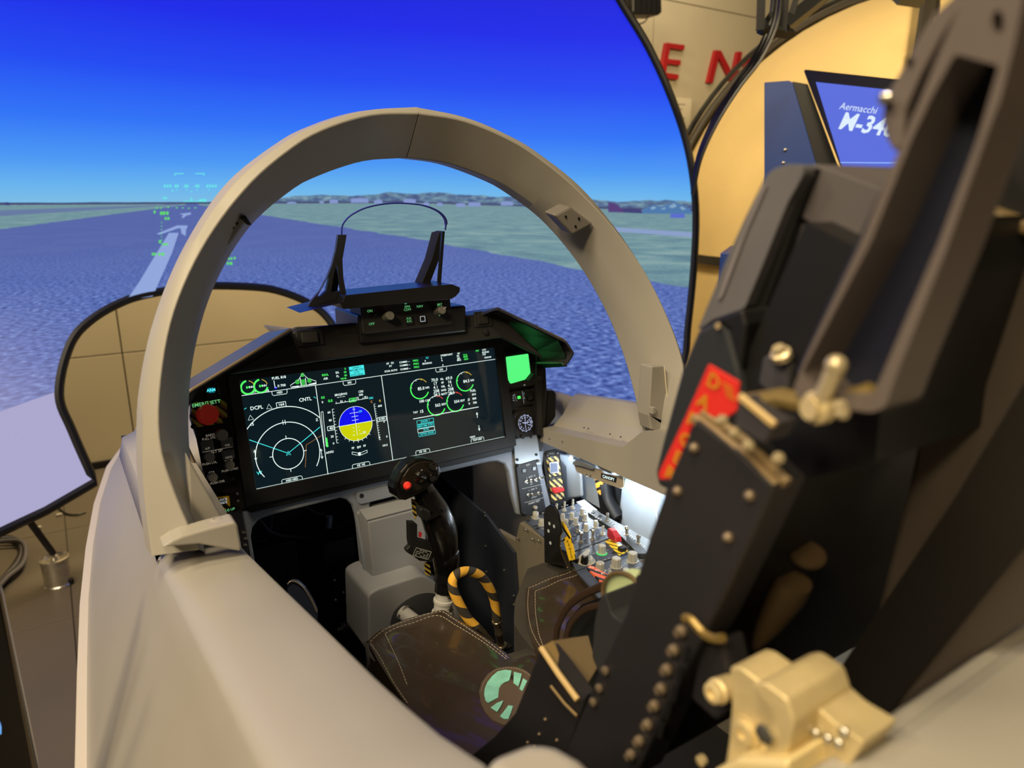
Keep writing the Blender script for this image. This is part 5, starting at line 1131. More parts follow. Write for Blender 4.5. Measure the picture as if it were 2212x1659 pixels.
# ================================================================== CONTROL STICK
sk=thing('control_stick','glossy black control stick grip with a red button on a grey column','control stick',at((958,1325),y=-.2))
Y=-.2
def S(p,dy=0): return at(p,y=Y+dy)
K=1/1230.0   # metres per photo pixel at the stick
path=[((962,1226),0,24.5),((961,1205),0,27),((959,1180),0,31),((955,1155),.001,33.5),((948,1130),.003,34),((939,1107),.006,32),((928,1085),.010,28),((917,1064),.014,24),((911,1050),.016,22)]
cen=[S(p,d) for p,d,_ in path]; rad=[r*K for _,_,r in path]
cs=spline(cen,5); rs=[float(np.interp(i/5,range(len(rad)),rad)) for i in range(len(cs))]
q=MB(); q.tube(cs,rs,24); q.build('grip',gloss,sk)
# palm and finger swell
q=MB(); ax_=(S((917,1050),.014)-S((965,1225))).normalized(); q.lathe(S((966,1228)),(S((961,1165))-S((966,1228))),[(.0225,-.002),(.0230,.002),(.0230,.009),(.0238,.010),(.0238,.034),(.0225,.036)],28); q.build('grip_collar',gloss,sk)
q=MB(); q.lathe(S((961,1270)),(S((965,1225))-S((961,1270))),[(.0185,-.006),(.0185,.014),(.0215,.016),(.0215,.034)],24,flute=.03); q.build('lower_sleeve',mat('sleeve_black',(16,16,18),.3),sk)
# head
HFm=Frame(S((905,1038),-.006),(1,-.25,.16),(.05,.55,.83))
q=MB(); hp=[(852,1056),(856,1040),(866,1020),(880,1003),(897,993),(918,990),(938,995),(951,1006),(955,1022),(948,1034),(936,1046),(925,1058),(900,1072),(878,1082),(866,1081),(856,1072)]
q.prism([S(p,-.012) for p in hp],(.0,.034,-.004)); q.build('grip_head',gloss,sk,bevel=.006,seg=4)
q=MB(); fpx=[(866,1046),(872,1030),(884,1012),(900,1001),(918,997),(936,1001),(947,1012),(948,1026),(938,1036),(925,1048),(905,1060),(880,1064),(868,1058)]
q.prism([S(p,-.0155) for p in fpx],(0,.004,0)); q.build('head_face',mat('head_brown_black',(34,30,24),.3),sk,bevel=.001)
hn=(Vector(CAM)-S((905,1030))).normalized()
q=MB(); q.lathe(S((880,1049),-.016),hn,[(.0065,0),(.0065,.004),(.0048,.005),(.0048,.012),(.0040,.013)],18); q.build('red_button',mat('trigger_red',(225,50,40),.35,emit=(150,20,15),es=.3),sk)
q=MB(); q.lathe(S((909,1030),-.016),hn,[(.0125,0),(.0125,.003),(.010,.004),(.009,.007),(.0045,.011),(.0015,.016)],28,flute=.03); q.build('trim_hat',gloss,sk)
q=MB(); q.lathe(S((936,1010),-.016),hn,[(.0080,0),(.0080,.003),(.0055,.005),(.0065,.011),(.0045,.013)],16,flute=.06); q.build('castle_switch',gloss,sk)
q=MB(); q.lathe(S((934,1034),-.016),hn,[(.0085,0),(.0085,.003),(.0055,.005),(.0065,.010),(.0045,.012)],6); q.build('hex_switch',gloss,sk)
studs('head_ring_bead',steel,sk,[S((909+13.5*math.cos(a),1030+13.5*math.sin(a)),-.0175) for a in np.linspace(0,2*PI,13)[:-1]],[(.0007,0),(.0007,.0006)],6,(0,-1,.1))
q=MB(); q.prism([S(p,-.027) for p in [(908,1102),(913,1098),(929,1104),(931,1118),(925,1126),(911,1122)]],(0,.02,0)); q.build('side_thumb_switch',mat('switch_satin',(30,30,32),.35),sk,bevel=.002)
studs('grip_screw',blackin,sk,[S((960,1103),-.020)],[(.0038,0),(.0038,.001),(.002,.0012)],12,(.3,-1,.1))
q=MB(); q.prism([S(p,-.022) for p in [(918,1113),(950,1110),(951,1112),(922,1128)]],(0,.002,0)); q.build('grip_joint',mat('joint_dark',(6,6,7),.5),sk)
# trigger guard paddle on the left
q=MB(); gp_=[(883,1128),(897,1129),(902,1133),(902,1160),(906,1165),(930,1172),(946,1182),(934,1212),(930,1214),(907,1212),(893,1202),(880,1194),(878,1188),(886,1180),(884,1168)]
q.prism([S(p,-.006) for p in gp_],(0,.012,0)); pd=q.build('paddle_lever',black,sk,bevel=.0015)
q=MB(); q.prism([S(p,-.0085) for p in [(894,1179),(932,1190),(933,1215),(920,1212),(893,1200)]],(0,.002,0)); dp=q.build('data_plate',blackin,pd)
q=MB(); PFk=Frame(S((912,1196),-.0092),S((932,1191))-S((893,1180)),(0,0,1)); PFk.rect(q,(0,0),(.032,.014),.0008,0)
for r_ in range(4):
    for c_ in range(5):
        if (r_+c_)%4: PFk.line(q,[(-.013+c_*.0055,.0045-r_*.003),(-.013+c_*.0055+.004,.0045-r_*.003)],.0009,0)
q.build('plate_print',whited,dp,recalc=False)['kind']='stuff'
q=MB(); q.prism([S(p,-.004) for p in [(907,1150),(912,1152),(909,1162),(906,1160)]],(0,.004,0)); q.build('red_tab',redm,sk)
yst=stripes('yellow_black_cord',(205,180,80),(26,24,20),150,(.7,0,.7),.5,.5)
for pz in ([(890,1078),(903,1082),(906,1100),(898,1122),(893,1108)],[(918,1216),(928,1218),(932,1244),(920,1242)]):
    q=MB(); q.prism([S(p,.01) for p in pz],(0,.004,0)); q.build('striped_strap',yst,sk)
# column
q=MB(); q.lathe(S((957,1312)),(S((961,1270))-S((957,1312))),[(.0165,-.01),(.0165,.010),(.0185,.011),(.0185,.016),(.0155,.017),(.0155,.030),(.0178,.031),(.0178,.042)],24); q.build('column',mat('column_pale_grey',(184,184,184),.4,var=(20,.03)),sk)
q=MB(); q.lathe(S((957,1345)),(0,0,1),[(.021,-.14),(.021,.0),(.0195,.024)],20); q.build('column_base',mat('column_pale_grey',(184,184,184),.4),sk)
studs('clamp_bolt',steel,sk,[S((969,1288),-.014),S((971,1316),-.016)],[(.0048,0),(.0048,.003),(.0022,.0032)],12,(.4,-1,.1))
# ================================================================== EJECTION HANDLE
eh=thing('ejection_pull_handle','yellow and black braided loop handle standing between the seat cushions','handle',at((1075,1385),y=-.33))
loop=[(1028,1354),(1010,1335),(990,1300),(978,1270),(980,1248),(996,1236),(1018,1235),(1040,1246),(1058,1272),(1068,1300),(1074,1342)]
lp_=spline([at(p,y=-.33+.004*i) for i,p in enumerate(loop)],8)
bm=bpy.data.materials.new('braided_yellow_black_cord'); bm.use_nodes=True; nt=bm.node_tree; b=nt.nodes['Principled BSDF']; b.inputs['Roughness'].default_value=.75
at_=nt.nodes.new('ShaderNodeUVMap'); sep=nt.nodes.new('ShaderNodeSeparateXYZ'); nt.links.new(at_.outputs[0],sep.inputs[0])
ad=nt.nodes.new('ShaderNodeMath'); ad.operation='MULTIPLY_ADD'; nt.links.new(sep.outputs[0],ad.inputs[0]); ad.inputs[1].default_value=7.0; nt.links.new(sep.outputs[1],ad.inputs[2])
fc=nt.nodes.new('ShaderNodeMath'); fc.operation='FRACT'; nt.links.new(ad.outputs[0],fc.inputs[0])
rp=nt.nodes.new('ShaderNodeValToRGB'); rp.color_ramp.interpolation='CONSTANT'; rp.color_ramp.elements[0].color=(*lin((232,178,62)),1); rp.color_ramp.elements[1].position=.55; rp.color_ramp.elements[1].color=(*lin((58,54,50)),1)
nt.links.new(fc.outputs[0],rp.inputs[0]); nt.links.new(rp.outputs[0],b.inputs['Base Color'])
wv=nt.nodes.new('ShaderNodeTexChecker'); wv.inputs['Scale'].default_value=1; mp=nt.nodes.new('ShaderNodeMapping'); mp.inputs['Scale'].default_value=(180,26,1); mp.inputs['Rotation'].default_value=(0,0,0); nt.links.new(at_.outputs[0],mp.inputs[0]); nt.links.new(mp.outputs[0],wv.inputs[0])
bp=nt.nodes.new('ShaderNodeBump'); bp.inputs['Distance'].default_value=.001; bp.inputs['Strength'].default_value=.6; nt.links.new(wv.outputs[1],bp.inputs['Height']); nt.links.new(bp.outputs[0],b.inputs['Normal'])
q=MB(); q.tube(lp_,.0078,16); o=q.build('braided_loop',bm,eh,recalc=False)
uvl=o.data.uv_layers.new(name='UVMap'); nn_=16
for poly in o.data.polygons:
    for li,vi in zip(poly.loop_indices,poly.vertices):
        ring=vi//nn_; k=vi%nn_
        v=k/nn_
        if any(x%nn_==nn_-1 for x in poly.vertices) and k==0 and len(poly.vertices)==4: v=1.0
        uvl.data[li].uv=(ring/len(lp_),v)
q=MB(); a0=at((1073,1340),y=-.29); a1=at((1082,1395),y=-.29); dv=(a1-a0); Ln=dv.length
q.lathe(a0,dv,[(.0082,0),(.0092,.001),(.0092,Ln*.10),(.0078,Ln*.14),(.0068,Ln*.2),(.0068,Ln*.45),(.0075,Ln*.47),(.0075,Ln*.55),(.0066,Ln*.58),(.0066,Ln*.95),(.011,Ln*.97),(.011,Ln*1.02)],20); q.build('steel_ferrule',mat('ferrule_steel',(170,158,138),.22,.9),eh)
q=MB(); q.box(a1+Vector((.004,0,-.004)),(.03,.02,.006)); q.build('ferrule_base',black,eh,bevel=.002)
q=MB(); q.lathe(at((1028,1354),y=-.33),at((1040,1368),y=-.33)-at((1028,1354),y=-.33),[(.0078,-.002),(.008,.05)],14); q.build('ferrule',mat('ferrule_steel',(170,158,138),.22,.9),eh)
# ================================================================== STARBOARD SIDE CONSOLE
co=thing('starboard_side_console','sloping black side console crowded with grey knobs and steel toggles','side console',(.28,-.3,-.24))
CZ=-.222
KF=Frame((.2,-.15,CZ),(1,0,0),(0,1,0))
q=MB(); q.box((.292,-.525,-.245),(.160,.765,.036)); q.build('console_frame',mat('console_frame_grey',(120,124,128),.45,.2),co,bevel=.001)
def kp(p): return KF.px(p,0)
# five dark panels separated by joints (lines run across the console)
def cpanel(name,px_,lab=None,m=None,w=.001):
    q=MB(); KF.pprism(q,px_,-.003,w); return q.build(name,m or mat('console_panel_blue_grey',(66,76,96),.45,bump=(700,.05)),co,bevel=.0008,label=lab)
L0=[(1133,1122),(1250,1088)]  # front edge
cp1=cpanel('control_panel',[(1134,1124),(1249,1087),(1262,1098),(1150,1137)])
cp2=cpanel('control_panel',[(1151,1139),(1263,1099),(1300,1134),(1192,1175)])
cp3=cpanel('control_panel',[(1193,1177),(1301,1136),(1327,1158),(1228,1195)])
cp4=cpanel('control_panel',[(1229,1197),(1328,1160),(1362,1192),(1245,1232)])
cp5=cpanel('control_panel',[(1246,1234),(1362,1195),(1386,1216),(1395,1232),(1300,1300),(1270,1262)])
cpo=cpanel('outer_control_strip',[(1270,1107),(1281,1100),(1290,1102),(1322,1128),(1331,1134),(1388,1178),(1400,1196),(1378,1196),(1330,1146)],m=mat('outer_strip_charcoal',(46,50,54),.5),w=.006)
q=MB(); KF.pprism(q,[(1245,1084),(1262,1079),(1290,1101),(1271,1106)],-.003,.0); q.build('pale_filler_plate',sw,co)
def knob(par,p,r,h,flute=0,m=None,cap=None,nm='knob',n=20,ref=.001):
    q=MB(); b_=KF.P(p,ref); q.lathe(b_,(0,0,1),[(r*1.25,0),(r*1.25,.0008),(r,.001),(r*.96,h),(r*.8,h+.0012)],n,flute=flute); return q.build(nm,m or knobm,par,bevel=0)
def tog(par,p,h=.015,ball=None,r=.0016):
    b_=KF.P(p,.001); q=MB(); q.lathe(b_,(0,0,1),[(.0052,0),(.0052,.001),(.0036,.0012),(.0036,.004)],12)
    ax=Vector((.12,.1,1)).normalized()
    if ball: q.lathe(b_+Vector((0,0,.003)),ax,[(r*.9,0),(r*1.1,h*.55),(ball,h*.72),(ball*1.05,h*.88),(ball*.6,h)],14)
    else: q.lathe(b_+Vector((0,0,.003)),ax,[(r,0),(r*1.5,h*.85),(r*1.4,h*.97),(r*.7,h)],12)
    return q.build('toggle_switch',steel if ball else knobm,par)
for p in ((1202,1108),(1219,1103),(1237,1098)): tog(cp1,p,.0165)
knob(cp1,(1157,1119),.0062,.012); knob(cp2,(1170,1134),.0058,.011)
for p in ((1258,1112),(1264,1124),(1236,1121),(1216,1124),(1244,1133),(1223,1136),(1266,1146),(1287,1139)):
    q=MB(); b_=KF.P(p,.001); q.lathe(b_,(0,0,1),[(.0062,0),(.0062,.001),(.0044,.0012),(.0046,.0085),(.0040,.0135),(.0036,.0140)],12,flute=.05 if p[0]%3 else 0); par=cp2; kk=q.build('knob',knobm,par)
    q=MB(); q.box(b_+Vector((0,-.0046,.009)),(.0012,.0008,.008)); q.build('pointer_line',whited,kk)
tog(cp2,(1248,1148),.010,.0026); tog(cp3,(1255,1172),.017,.0036,.0026); tog(cp3,(1280,1165),.016,.0034,.0024); tog(cp3,(1302,1154),.014)
# big selector
q=MB(); b_=KF.P((1265,1212),.001); q.lathe(b_,(0,0,1),[(.017,0),(.017,.001),(.0145,.002),(.0125,.007)],28); s_=q.build('rotary_selector',knobm,cp4)
q=MB(); R_=Matrix.Rotation(.55,3,'Z'); q.prism([b_+R_@Vector(v)+Vector((0,0,.006)) for v in ((-.015,-.006,0),(.015,-.004,0),(.0165,.0,0),(.015,.004,0),(-.015,.006,0))],(0,0,.0105)); q.build('selector_bar',knobm,s_,bevel=.002)
knob(cp4,(1300,1194),.0072,.014,.08)
q=MB(); q.lathe(KF.P((1300,1195),.0012),(0,0,1),[(.0098,0),(.0098,.0006)],24); q.build('green_glow_ring',emis('ring_green',(70,230,110),1.0),cp4)
for p,r in (((1366,1212),.0088),((1331,1224),.0088),((1296,1234),.0080)): knob(cp5,p,r,.0155,.10,n=22)
knob(cp5,(1352,1237),.0058,.006); knob(cp5,(1318,1239),.003,.004)
# outboard strip toggles
for p,h,bl in (((1312,1124),.016,.0036),((1354,1154),.016,.0046),((1379,1173),.017,.0046)): 
    q=MB(); b_=KF.P(p,.006); q.lathe(b_,(0,0,1),[(.0058,0),(.0058,.001),(.0036,.0012),(.0026,h*.4),(bl*.8,h*.6),(bl,h*.8),(bl*.7,h*.97),(.001,h)],14); q.build('toggle_switch',steel,cpo)
# red guard with yellow striped base
q=MB(); KF.pprism(q,[(1307,1168),(1325,1162),(1357,1190),(1338,1200)],.001,.0018); gb_=q.build('striped_guard_base',stripes('guard_base_stripes',(238,214,60),(24,24,24),90,(.9,.4,0),.5,.75),cp4)
q=MB(); a_=KF.P((1318,1158),.004); c_=KF.P((1343,1186),.004); dxy=(c_-a_).normalized(); sd=Vector((-dxy.y,dxy.x,0))*.0062
pr=[(0,.0),(0,.013),(.004,.019),(.016,.019),(.036,.0145),(.040,.008),(.034,.004),(.020,.001)]
q.prism([a_-sd+dxy*u+Vector((0,0,v)) for u,v in pr],sd*2); q.build('red_switch_guard',red2,gb_,bevel=.0012)
q=MB(); q.box(c_+dxy*.002+Vector((0,0,.001)),(.012,.010,.008)); q.build('guard_opening',blackin,gb_)
# quarter-turn fasteners
for par,ps in ((cp2,((1259,1101),(1262,1106))),(cp3,((1296,1133),)),(co,((1141,1125),(1161,1142),(1178,1160),(1316,1139),(1360,1182),(1380,1188),(1379,1198),(1326,1194))),(cpo,((1296,1115),(1281,1107)))):
    studs('fastener',mat('fastener_dark',(56,58,60),.35,.4),par,[KF.P(p,.001 if par is not cpo else .006) for p in ps],[(.0042,0),(.0042,.0012),(.0028,.0014),(.0026,.0006),(.0012,.0006)],12,(0,0,1))
# printed white legends: short dashes
q=MB(); rr=random.Random(4)
for a,b,n in (((1143,1119),(1246,1086),8),((1158,1134),(1262,1100),8),((1165,1146),(1270,1112),8),((1180,1158),(1285,1124),8),((1200,1170),(1300,1140),8),((1207,1182),(1315,1150),7),((1235,1190),(1330,1168),6),((1250,1205),(1350,1180),7),((1258,1225),(1365,1192),8),((1285,1240),(1384,1206),8),((1310,1252),(1392,1222),7),((1300,1262),(1380,1240),5)):
    for k_ in range(n):
        t=(k_+.5+rr.uniform(-.2,.2))/n; p=(a[0]+(b[0]-a[0])*t,a[1]+(b[1]-a[1])*t); u,v=kp(p); wd=rr.uniform(.0035,.008)
        KF.line(q,[(u-wd/2,v),(u+wd/2,v)],.0013,.0013)
for a,b in (((1290,1240),(1385,1210)),):
    KF.line(q,[kp(a),kp(b)],.0007,.0013)
q.build('legend_print',mat('console_legend',(200,205,205),.6),co,recalc=False)['kind']='stuff'
q=MB()
for a,b in (((1288,1118),(1300,1125)),((1318,1128),(1330,1138)),((1337,1138),(1352,1150)),((1362,1158),(1372,1166)),((1384,1176),(1392,1183))):
    u,v=KF.px(a,.0065); u2,v2=KF.px(b,.0065); 
    for t in (0,.4,.8): KF.line(q,[(u+(u2-u)*t-.003,v+(v2-v)*t),(u+(u2-u)*t+.004,v+(v2-v)*t+.002)],.0012,.0065)
q.build('legend_print',whited,cpo,recalc=False)['kind']='stuff'
# seat safety lever plate beside the console
sl=thing('seat_safety_lever','tall black rounded lever plate with a yellow striped ARMED strip','lever',at((1200,1215),x=.18))
q=MB(); q.prism([at(p,x=.175) for p in [(1174,1112),(1178,1097),(1187,1090),(1197,1095),(1206,1112),(1211,1140),(1213,1150),(1208,1160),(1207,1180),(1211,1195),(1224,1225),(1176,1215)]],(.004,0,0)); q.build('lever_plate',mat('lever_black_lacquer',(16,15,14),.2,coat=.3),sl,bevel=.001)
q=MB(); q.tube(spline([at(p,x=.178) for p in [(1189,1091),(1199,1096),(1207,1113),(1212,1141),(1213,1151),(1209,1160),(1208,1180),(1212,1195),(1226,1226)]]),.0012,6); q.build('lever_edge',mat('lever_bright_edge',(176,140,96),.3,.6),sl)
studs('lever_hole',mat('hole_pale',(180,190,200),.5),sl,[at(p,x=.1745) for p in ((1187,1131),(1197,1137),(1185,1147),(1189,1173))],[(.0032,0),(.0032,.0004)],12,(-1,0,0))
ab=stripes('armed_strip_stripes',(244,200,40),(22,20,14),60,(0,-.5,.85),.5,.68)
q=MB(); q.prism([at(p,x=.19) for p in [(1207,1130),(1213,1126),(1222,1138),(1230,1153),(1233,1163),(1237,1180),(1243,1208),(1230,1213),(1222,1180),(1217,1163),(1225,1158)]],(.002,0,0)); as_=q.build('armed_strip',ab,sl)
q=MB(); q.prism([at(p,x=.1895) for p in [(1218,1168),(1233,1163),(1243,1207),(1230,1211)]],(-.0006,0,0)); q.build('strip_field',yelm,as_)
SF=Frame(at((1230,1188),x=.1885),(0,-1,0),(0,0,1))
q=MB()
for t,p in zip('ARMED',((1226,1170),(1229,1178),(1231,1187),(1233,1195),(1235,1203))): SF.text(q,t,SF.px(p),.0085,0,rot=.1)
q.build('armed_letters',blackin,as_,recalc=False)
q=MB(); q.prism([at(p,x=.195) for p in [(1229,1212),(1244,1208),(1247,1222),(1232,1226)]],(.01,0,0)); q.build('lever_hinge',gloss,sl,bevel=.002)
hs=thing('orange_warning_strap','orange and black striped strip with white letters at the aft end of the console','strap',at((1290,1235),z=CZ+.02))
q=MB(); KF.pprism(q,[(1268,1226),(1277,1220),(1318,1244),(1322,1256),(1300,1258)],.018,.022); q.build('strip',stripes('orange_black_stripes',(238,110,70),(26,22,22),70,(.9,.3,0),.5,.6),hs)
q=MB()
for t,p in zip('NOK',((1278,1226),(1290,1232),(1302,1239))): KF.text(q,t,KF.px(p,.0225),.009,.0225,rot=-.6,bold=.02)
q.build('strip_letters',whited,hs,recalc=False)
q=MB(); q.lathe(KF.P((1262,1216),.004),(0.1,0,1),[(.0065,0),(.0065,.012),(.0055,.0135)],16); tag(q.build('black_plunger',gloss),'short glossy black cylinder beside the big selector knob','plunger')
# ================================================================== SEAT CUSHIONS
def inpoly(P,poly):
    c=False; n=len(poly)
    for i in range(n):
        a,b=poly[i],poly[i-1]
        if (a[1]>P[1])!=(b[1]>P[1]) and P[0]<(b[0]-a[0])*(P[1]-a[1])/(b[1]-a[1])+a[0]: c=not c
    return c
def pad(name,pxs,z,thick,m,par,bulge=.008,step=.009,tilt=(0,0),smooth_r=.01,uneven=.0012):
    """a soft cushion: outline at height z, domed top, closed sides"""
    P=[at(p,z=z) for p in pxs]; P=[Vector((a,b,0)) for a,b,_ in round_poly([tuple(v) for v in P],smooth_r,3)]
    poly=[(v.x,v.y) for v in P]; pts=[Vector(v) for v in poly]; n=len(pts)
    xs=[v[0] for v in poly]; ys=[v[1] for v in poly]
    x=min(xs)
    def dist(p): 
        d=9
        for i in range(n):
            a=Vector(poly[i]); b=Vector(poly[(i+1)%n]); t=max(0,min(1,(p-a).dot(b-a)/max((b-a).length_squared,1e-9))); d=min(d,(a+(b-a)*t-p).length)
        return d
    while x<max(xs):
        y=min(ys)
        while y<max(ys):
            p=Vector((x+.0003*math.sin(y*900),y))
            if inpoly((p.x,p.y),poly) and dist(p)>step*.45: pts.append(p)
            y+=step
        x+=step
    vo,_,fo,_,_,_=delaunay_2d_cdt(pts,[(i,(i+1)%n) for i in range(n)],[list(range(n))],1,1e-6)
    def h(p):
        d=dist(p); k=1-math.exp(-d/.012)
        return z+bulge*k+tilt[0]*(p.x-poly[0][0])+tilt[1]*(p.y-poly[0][1])+uneven*math.sin(p.x*95+p.y*40)*k
    q=MB(); q.add([(v.x,v.y,h(v)) for v in vo],[tuple(f) for f in fo],0,True)
    ring=[Vector((a,b,h(Vector((a,b))))) for a,b in poly]
    q.grid([ring,[v-Vector((0,0,thick)) for v in ring]],0,True,True)
    o=q.build(name,m,par); return o,h
def stitches(name,path,h,par,ln=.0045,gap=.0022,r=.0006):
    q=MB(); P=spline([Vector((a.x,a.y,0)) for a in path],6); L=[0]
    for a,b in zip(P,P[1:]): L.append(L[-1]+(b-a).length)
    s=0
    def pt(s_): 
        x=float(np.interp(s_,L,[p.x for p in P])); y=float(np.interp(s_,L,[p.y for p in P])); return Vector((x,y,h(Vector((x,y)))+.0004))
    while s<L[-1]:
        q.tube([pt(s),pt(min(s+ln,L[-1]))],r,4); s+=ln+gap
    q.build(name,stitch,par)['kind']='stuff'
ZC=-.262
cu=thing('seat_cushion','seat cushion in shiny dark leatherette with pale stitching and V-shaped front notch','cushion',(0,-.45,ZC-.06))
lpx=[(793,1384),(822,1360),(880,1336),(940,1320),(958,1317),(978,1330),(1015,1354),(1062,1386),(1098,1414),(1108,1427),(1150,1412),(1190,1440),(1260,1500),(1330,1600),(1300,1750),(1050,1760),(930,1600),(862,1500),(815,1425)]
zt=lambda p,z=ZC: at(p,z=z)
p1,h1=pad('left_thigh_pad',lpx,ZC,.045,leather,cu,bulge=.006)
stitches('edge_stitching',[zt(p) for p in ((800,1388),(828,1366),(884,1342),(940,1327),(957,1325),(975,1337),(1010,1361),(1056,1392),(1098,1424))],h1,cu)
stitches('panel_stitching',[zt(p) for p in ((832,1374),(880,1355),(944,1337),(985,1358),(1040,1390),(1095,1428))],h1,cu)
stitches('panel_stitching',[zt(p) for p in ((833,1376),(852,1418),(868,1455),(880,1485))],h1,cu)
stitches('edge_stitching',[zt(p) for p in ((801,1392),(822,1424),(850,1475),(880,1520))],h1,cu)
ZR=-.250
rpx=[(1136,1270),(1180,1250),(1248,1226),(1262,1221),(1285,1245),(1316,1282),(1300,1330),(1260,1390),(1200,1425),(1165,1408),(1150,1388),(1138,1350),(1134,1300)]
p2,h2=pad('right_thigh_pad',rpx,ZR,.04,leather,cu,bulge=.007)
stitches('edge_stitching',[zt(p,ZR) for p in ((1142,1273),(1185,1257),(1250,1233),(1262,1230),(1285,1256),(1306,1284))],h2,cu)
stitches('edge_stitching',[zt(p,ZR) for p in ((1142,1276),(1140,1310),(1145,1352),(1158,1385),(1170,1404))],h2,cu)
stitches('panel_stitching',[zt(p,ZR) for p in ((1156,1284),(1190,1270),(1252,1246))],h2,cu)
stitches('panel_stitching',[zt(p,ZR) for p in ((1156,1286),(1157,1330),(1163,1370),(1172,1398))],h2,cu)
p3,h3=pad('fabric_bolster',[(1112,1300),(1127,1258),(1140,1228),(1180,1214),(1205,1208),(1224,1218),(1246,1234),(1180,1262),(1146,1290),(1146,1350),(1166,1398),(1152,1404),(1124,1370),(1110,1345)],ZR-.006,.07,weave,cu,bulge=.004,smooth_r=.006)
p4,h4=pad('centre_fabric_strip',[(1092,1414),(1140,1400),(1162,1402),(1176,1416),(1130,1436),(1108,1432)],ZC-.004,.05,weave,cu,bulge=.006,smooth_r=.004)
q=MB(); lf=[zt(p,ZC-.01) for p in [(790,1386),(812,1425),(862,1502),(930,1602)]]
q.grid([lf,[v+Vector((.004,-.004,-.09)) for v in lf]],0); q.build('left_side_fabric',mat('side_fabric_violet_grey',(70,66,72),.85,bump=(800,.6)),cu,solid=(.004,0))
q=MB(); ff=[zt(p,ZC-.008) for p in [(792,1386),(830,1360),(900,1332),(958,1319),(1010,1354),(1100,1418)]]
q.grid([ff,[v+Vector((0,-.006,-.06)) for v in ff]],0); q.build('front_skirt',leather,cu)
# seat pan box under the cushions
q=MB(); q.prism([Vector(v) for v in ((-.16,-.30,-.32),(-.03,-.27,-.32),(.0,-.42,-.32),(.10,-.40,-.32),(.13,-.27,-.32),(.19,-.27,-.32),(.19,-.95,-.32),(-.17,-.95,-.32))],(0,0,-.20)); pan=q.build('seat_pan',seatblk,cu)
# round badge on the cushion
def hz(p,o=.0012): 
    v=zt(p,ZC+.006); return Vector((v.x,v.y,h1(Vector((v.x,v.y)))+o))
bg=[(1035,1497),(1040,1475),(1054,1458),(1072,1447),(1096,1441),(1116,1441),(1136,1449),(1152,1464),(1162,1490),(1160,1520),(1146,1545),(1120,1562),(1098,1568),(1085,1566),(1064,1556),(1048,1540),(1038,1520)]
def decal(name,pxs,m,par,o0,o1,bevel=0,label=None):
    q=MB(); T_=[hz(p,o1) for p in pxs]; B_=[hz(p,o0) for p in pxs]; n=len(pxs)
    c=sum(T_,Vector())/n; q.add([c]+T_,[(0,i+1,(i+1)%n+1) for i in range(n)],0,True); q.grid([T_,B_],0,False,True); return q.build(name,m,par,label=label)
em=decal('round_badge',bg,mat('badge_brown_leather',(92,78,66),.6,bump=(300,.3)),cu,-.004,.0018,label='round brown badge with mint green patches sewn on the seat')
for pz in ([(1049,1519),(1046,1504),(1047,1490),(1053,1475),(1063,1464),(1075,1455),(1090,1451),(1105,1452),(1103,1464),(1100,1474),(1090,1477),(1083,1482),(1078,1490),(1077,1500),(1076,1510),(1064,1518),(1055,1523)],[(1110,1455),(1127,1459),(1124,1474),(1120,1486),(1109,1479)],[(1060,1533),(1074,1523),(1087,1517),(1083,1528),(1074,1542)],[(1098,1528),(1108,1529),(1104,1544),(1098,1557),(1088,1556),(1080,1551),(1090,1540)],[(1130,1470),(1139,1476),(1128,1496),(1122,1491)],[(1150,1500),(1156,1512),(1140,1536),(1128,1528)]):
    decal('mint_patch',pz,mint,em,.0016,.0026)
stitches('badge_stitching',[hz(((p[0]-1100)*.93+1100,(p[1]-1505)*.93+1505)) for p in bg[:12]],lambda v:h1(v)+.0018,em,ln=.0022,gap=.0018,r=.0004)
# ================================================================== EJECTION SEAT
es=thing('ejection_chair','tall dark metal ejection seat seen from behind its left side with channel beam and rivets','seat',(0,-.8,-.55))
def xp(name,pxs,x,th,m,bevel=.002,par=None,label=None,seg=2):
    q=MB(); q.prism([at(p,x=x) for p in pxs],(th,0,0)); return q.build(name,m,par or es,bevel=bevel,label=label,seg=seg)
def xplate(name,outer,holes,x,th,m,par=None):
    f=lambda p:(lambda v:(v.y,v.z))(at(p,x=x))
    po=[f(p) for p in outer]; hs=[[f(p) for p in h] for h in holes]
    pts=[Vector(p) for p in po]; n=len(pts); ed=[(i,(i+1)%n) for i in range(n)]; off=n
    for h in hs:
        pts+=[Vector(p) for p in h]; k=len(h); ed+=[(off+i,off+(i+1)%k) for i in range(k)]; off+=k
    vo,_,fo,_,_,_=delaunay_2d_cdt(pts,ed,[],0,1e-7)
    ok=lambda c: inpoly(c,po) and not any(inpoly(c,h) for h in hs)
    F_=[tuple(t) for t in fo if ok((sum(vo[i].x for i in t)/len(t),sum(vo[i].y for i in t)/len(t)))]
    q=MB(); nv=len(vo); q.add([(x,v.x,v.y) for v in vo]+[(x+th,v.x,v.y) for v in vo],F_+[tuple(i+nv for i in t[::-1]) for t in F_])
    for ring in [po]+hs:
        a=[Vector((x,y,z)) for y,z in ring]; q.grid([a,[v+Vector((th,0,0)) for v in a]],0,True,True)
    return q.build(name,m,par or es,bevel=0)
beam_o=[(2085,-80),(2072,15),(2030,110),(1990,211),(1951,301),(1850,544),(1741,770),(1712,842),(1738,872),(1885,892),(1912,880),(1937,808),(2042,544),(2128,300),(2162,211),(2190,100),(2225,-80)]
def circ(c,rx,ry,n=16): return [(c[0]+rx*math.cos(2*PI*i/n),c[1]+ry*math.sin(2*PI*i/n)) for i in range(n)]
beam_h=round_poly([(2063,116),(2158,142),(2111,301),(2027,525),(1906,808),(1885,852),(1760,850),(1733,804),(1880,525),(1969,301),(2011,211)],10,3)
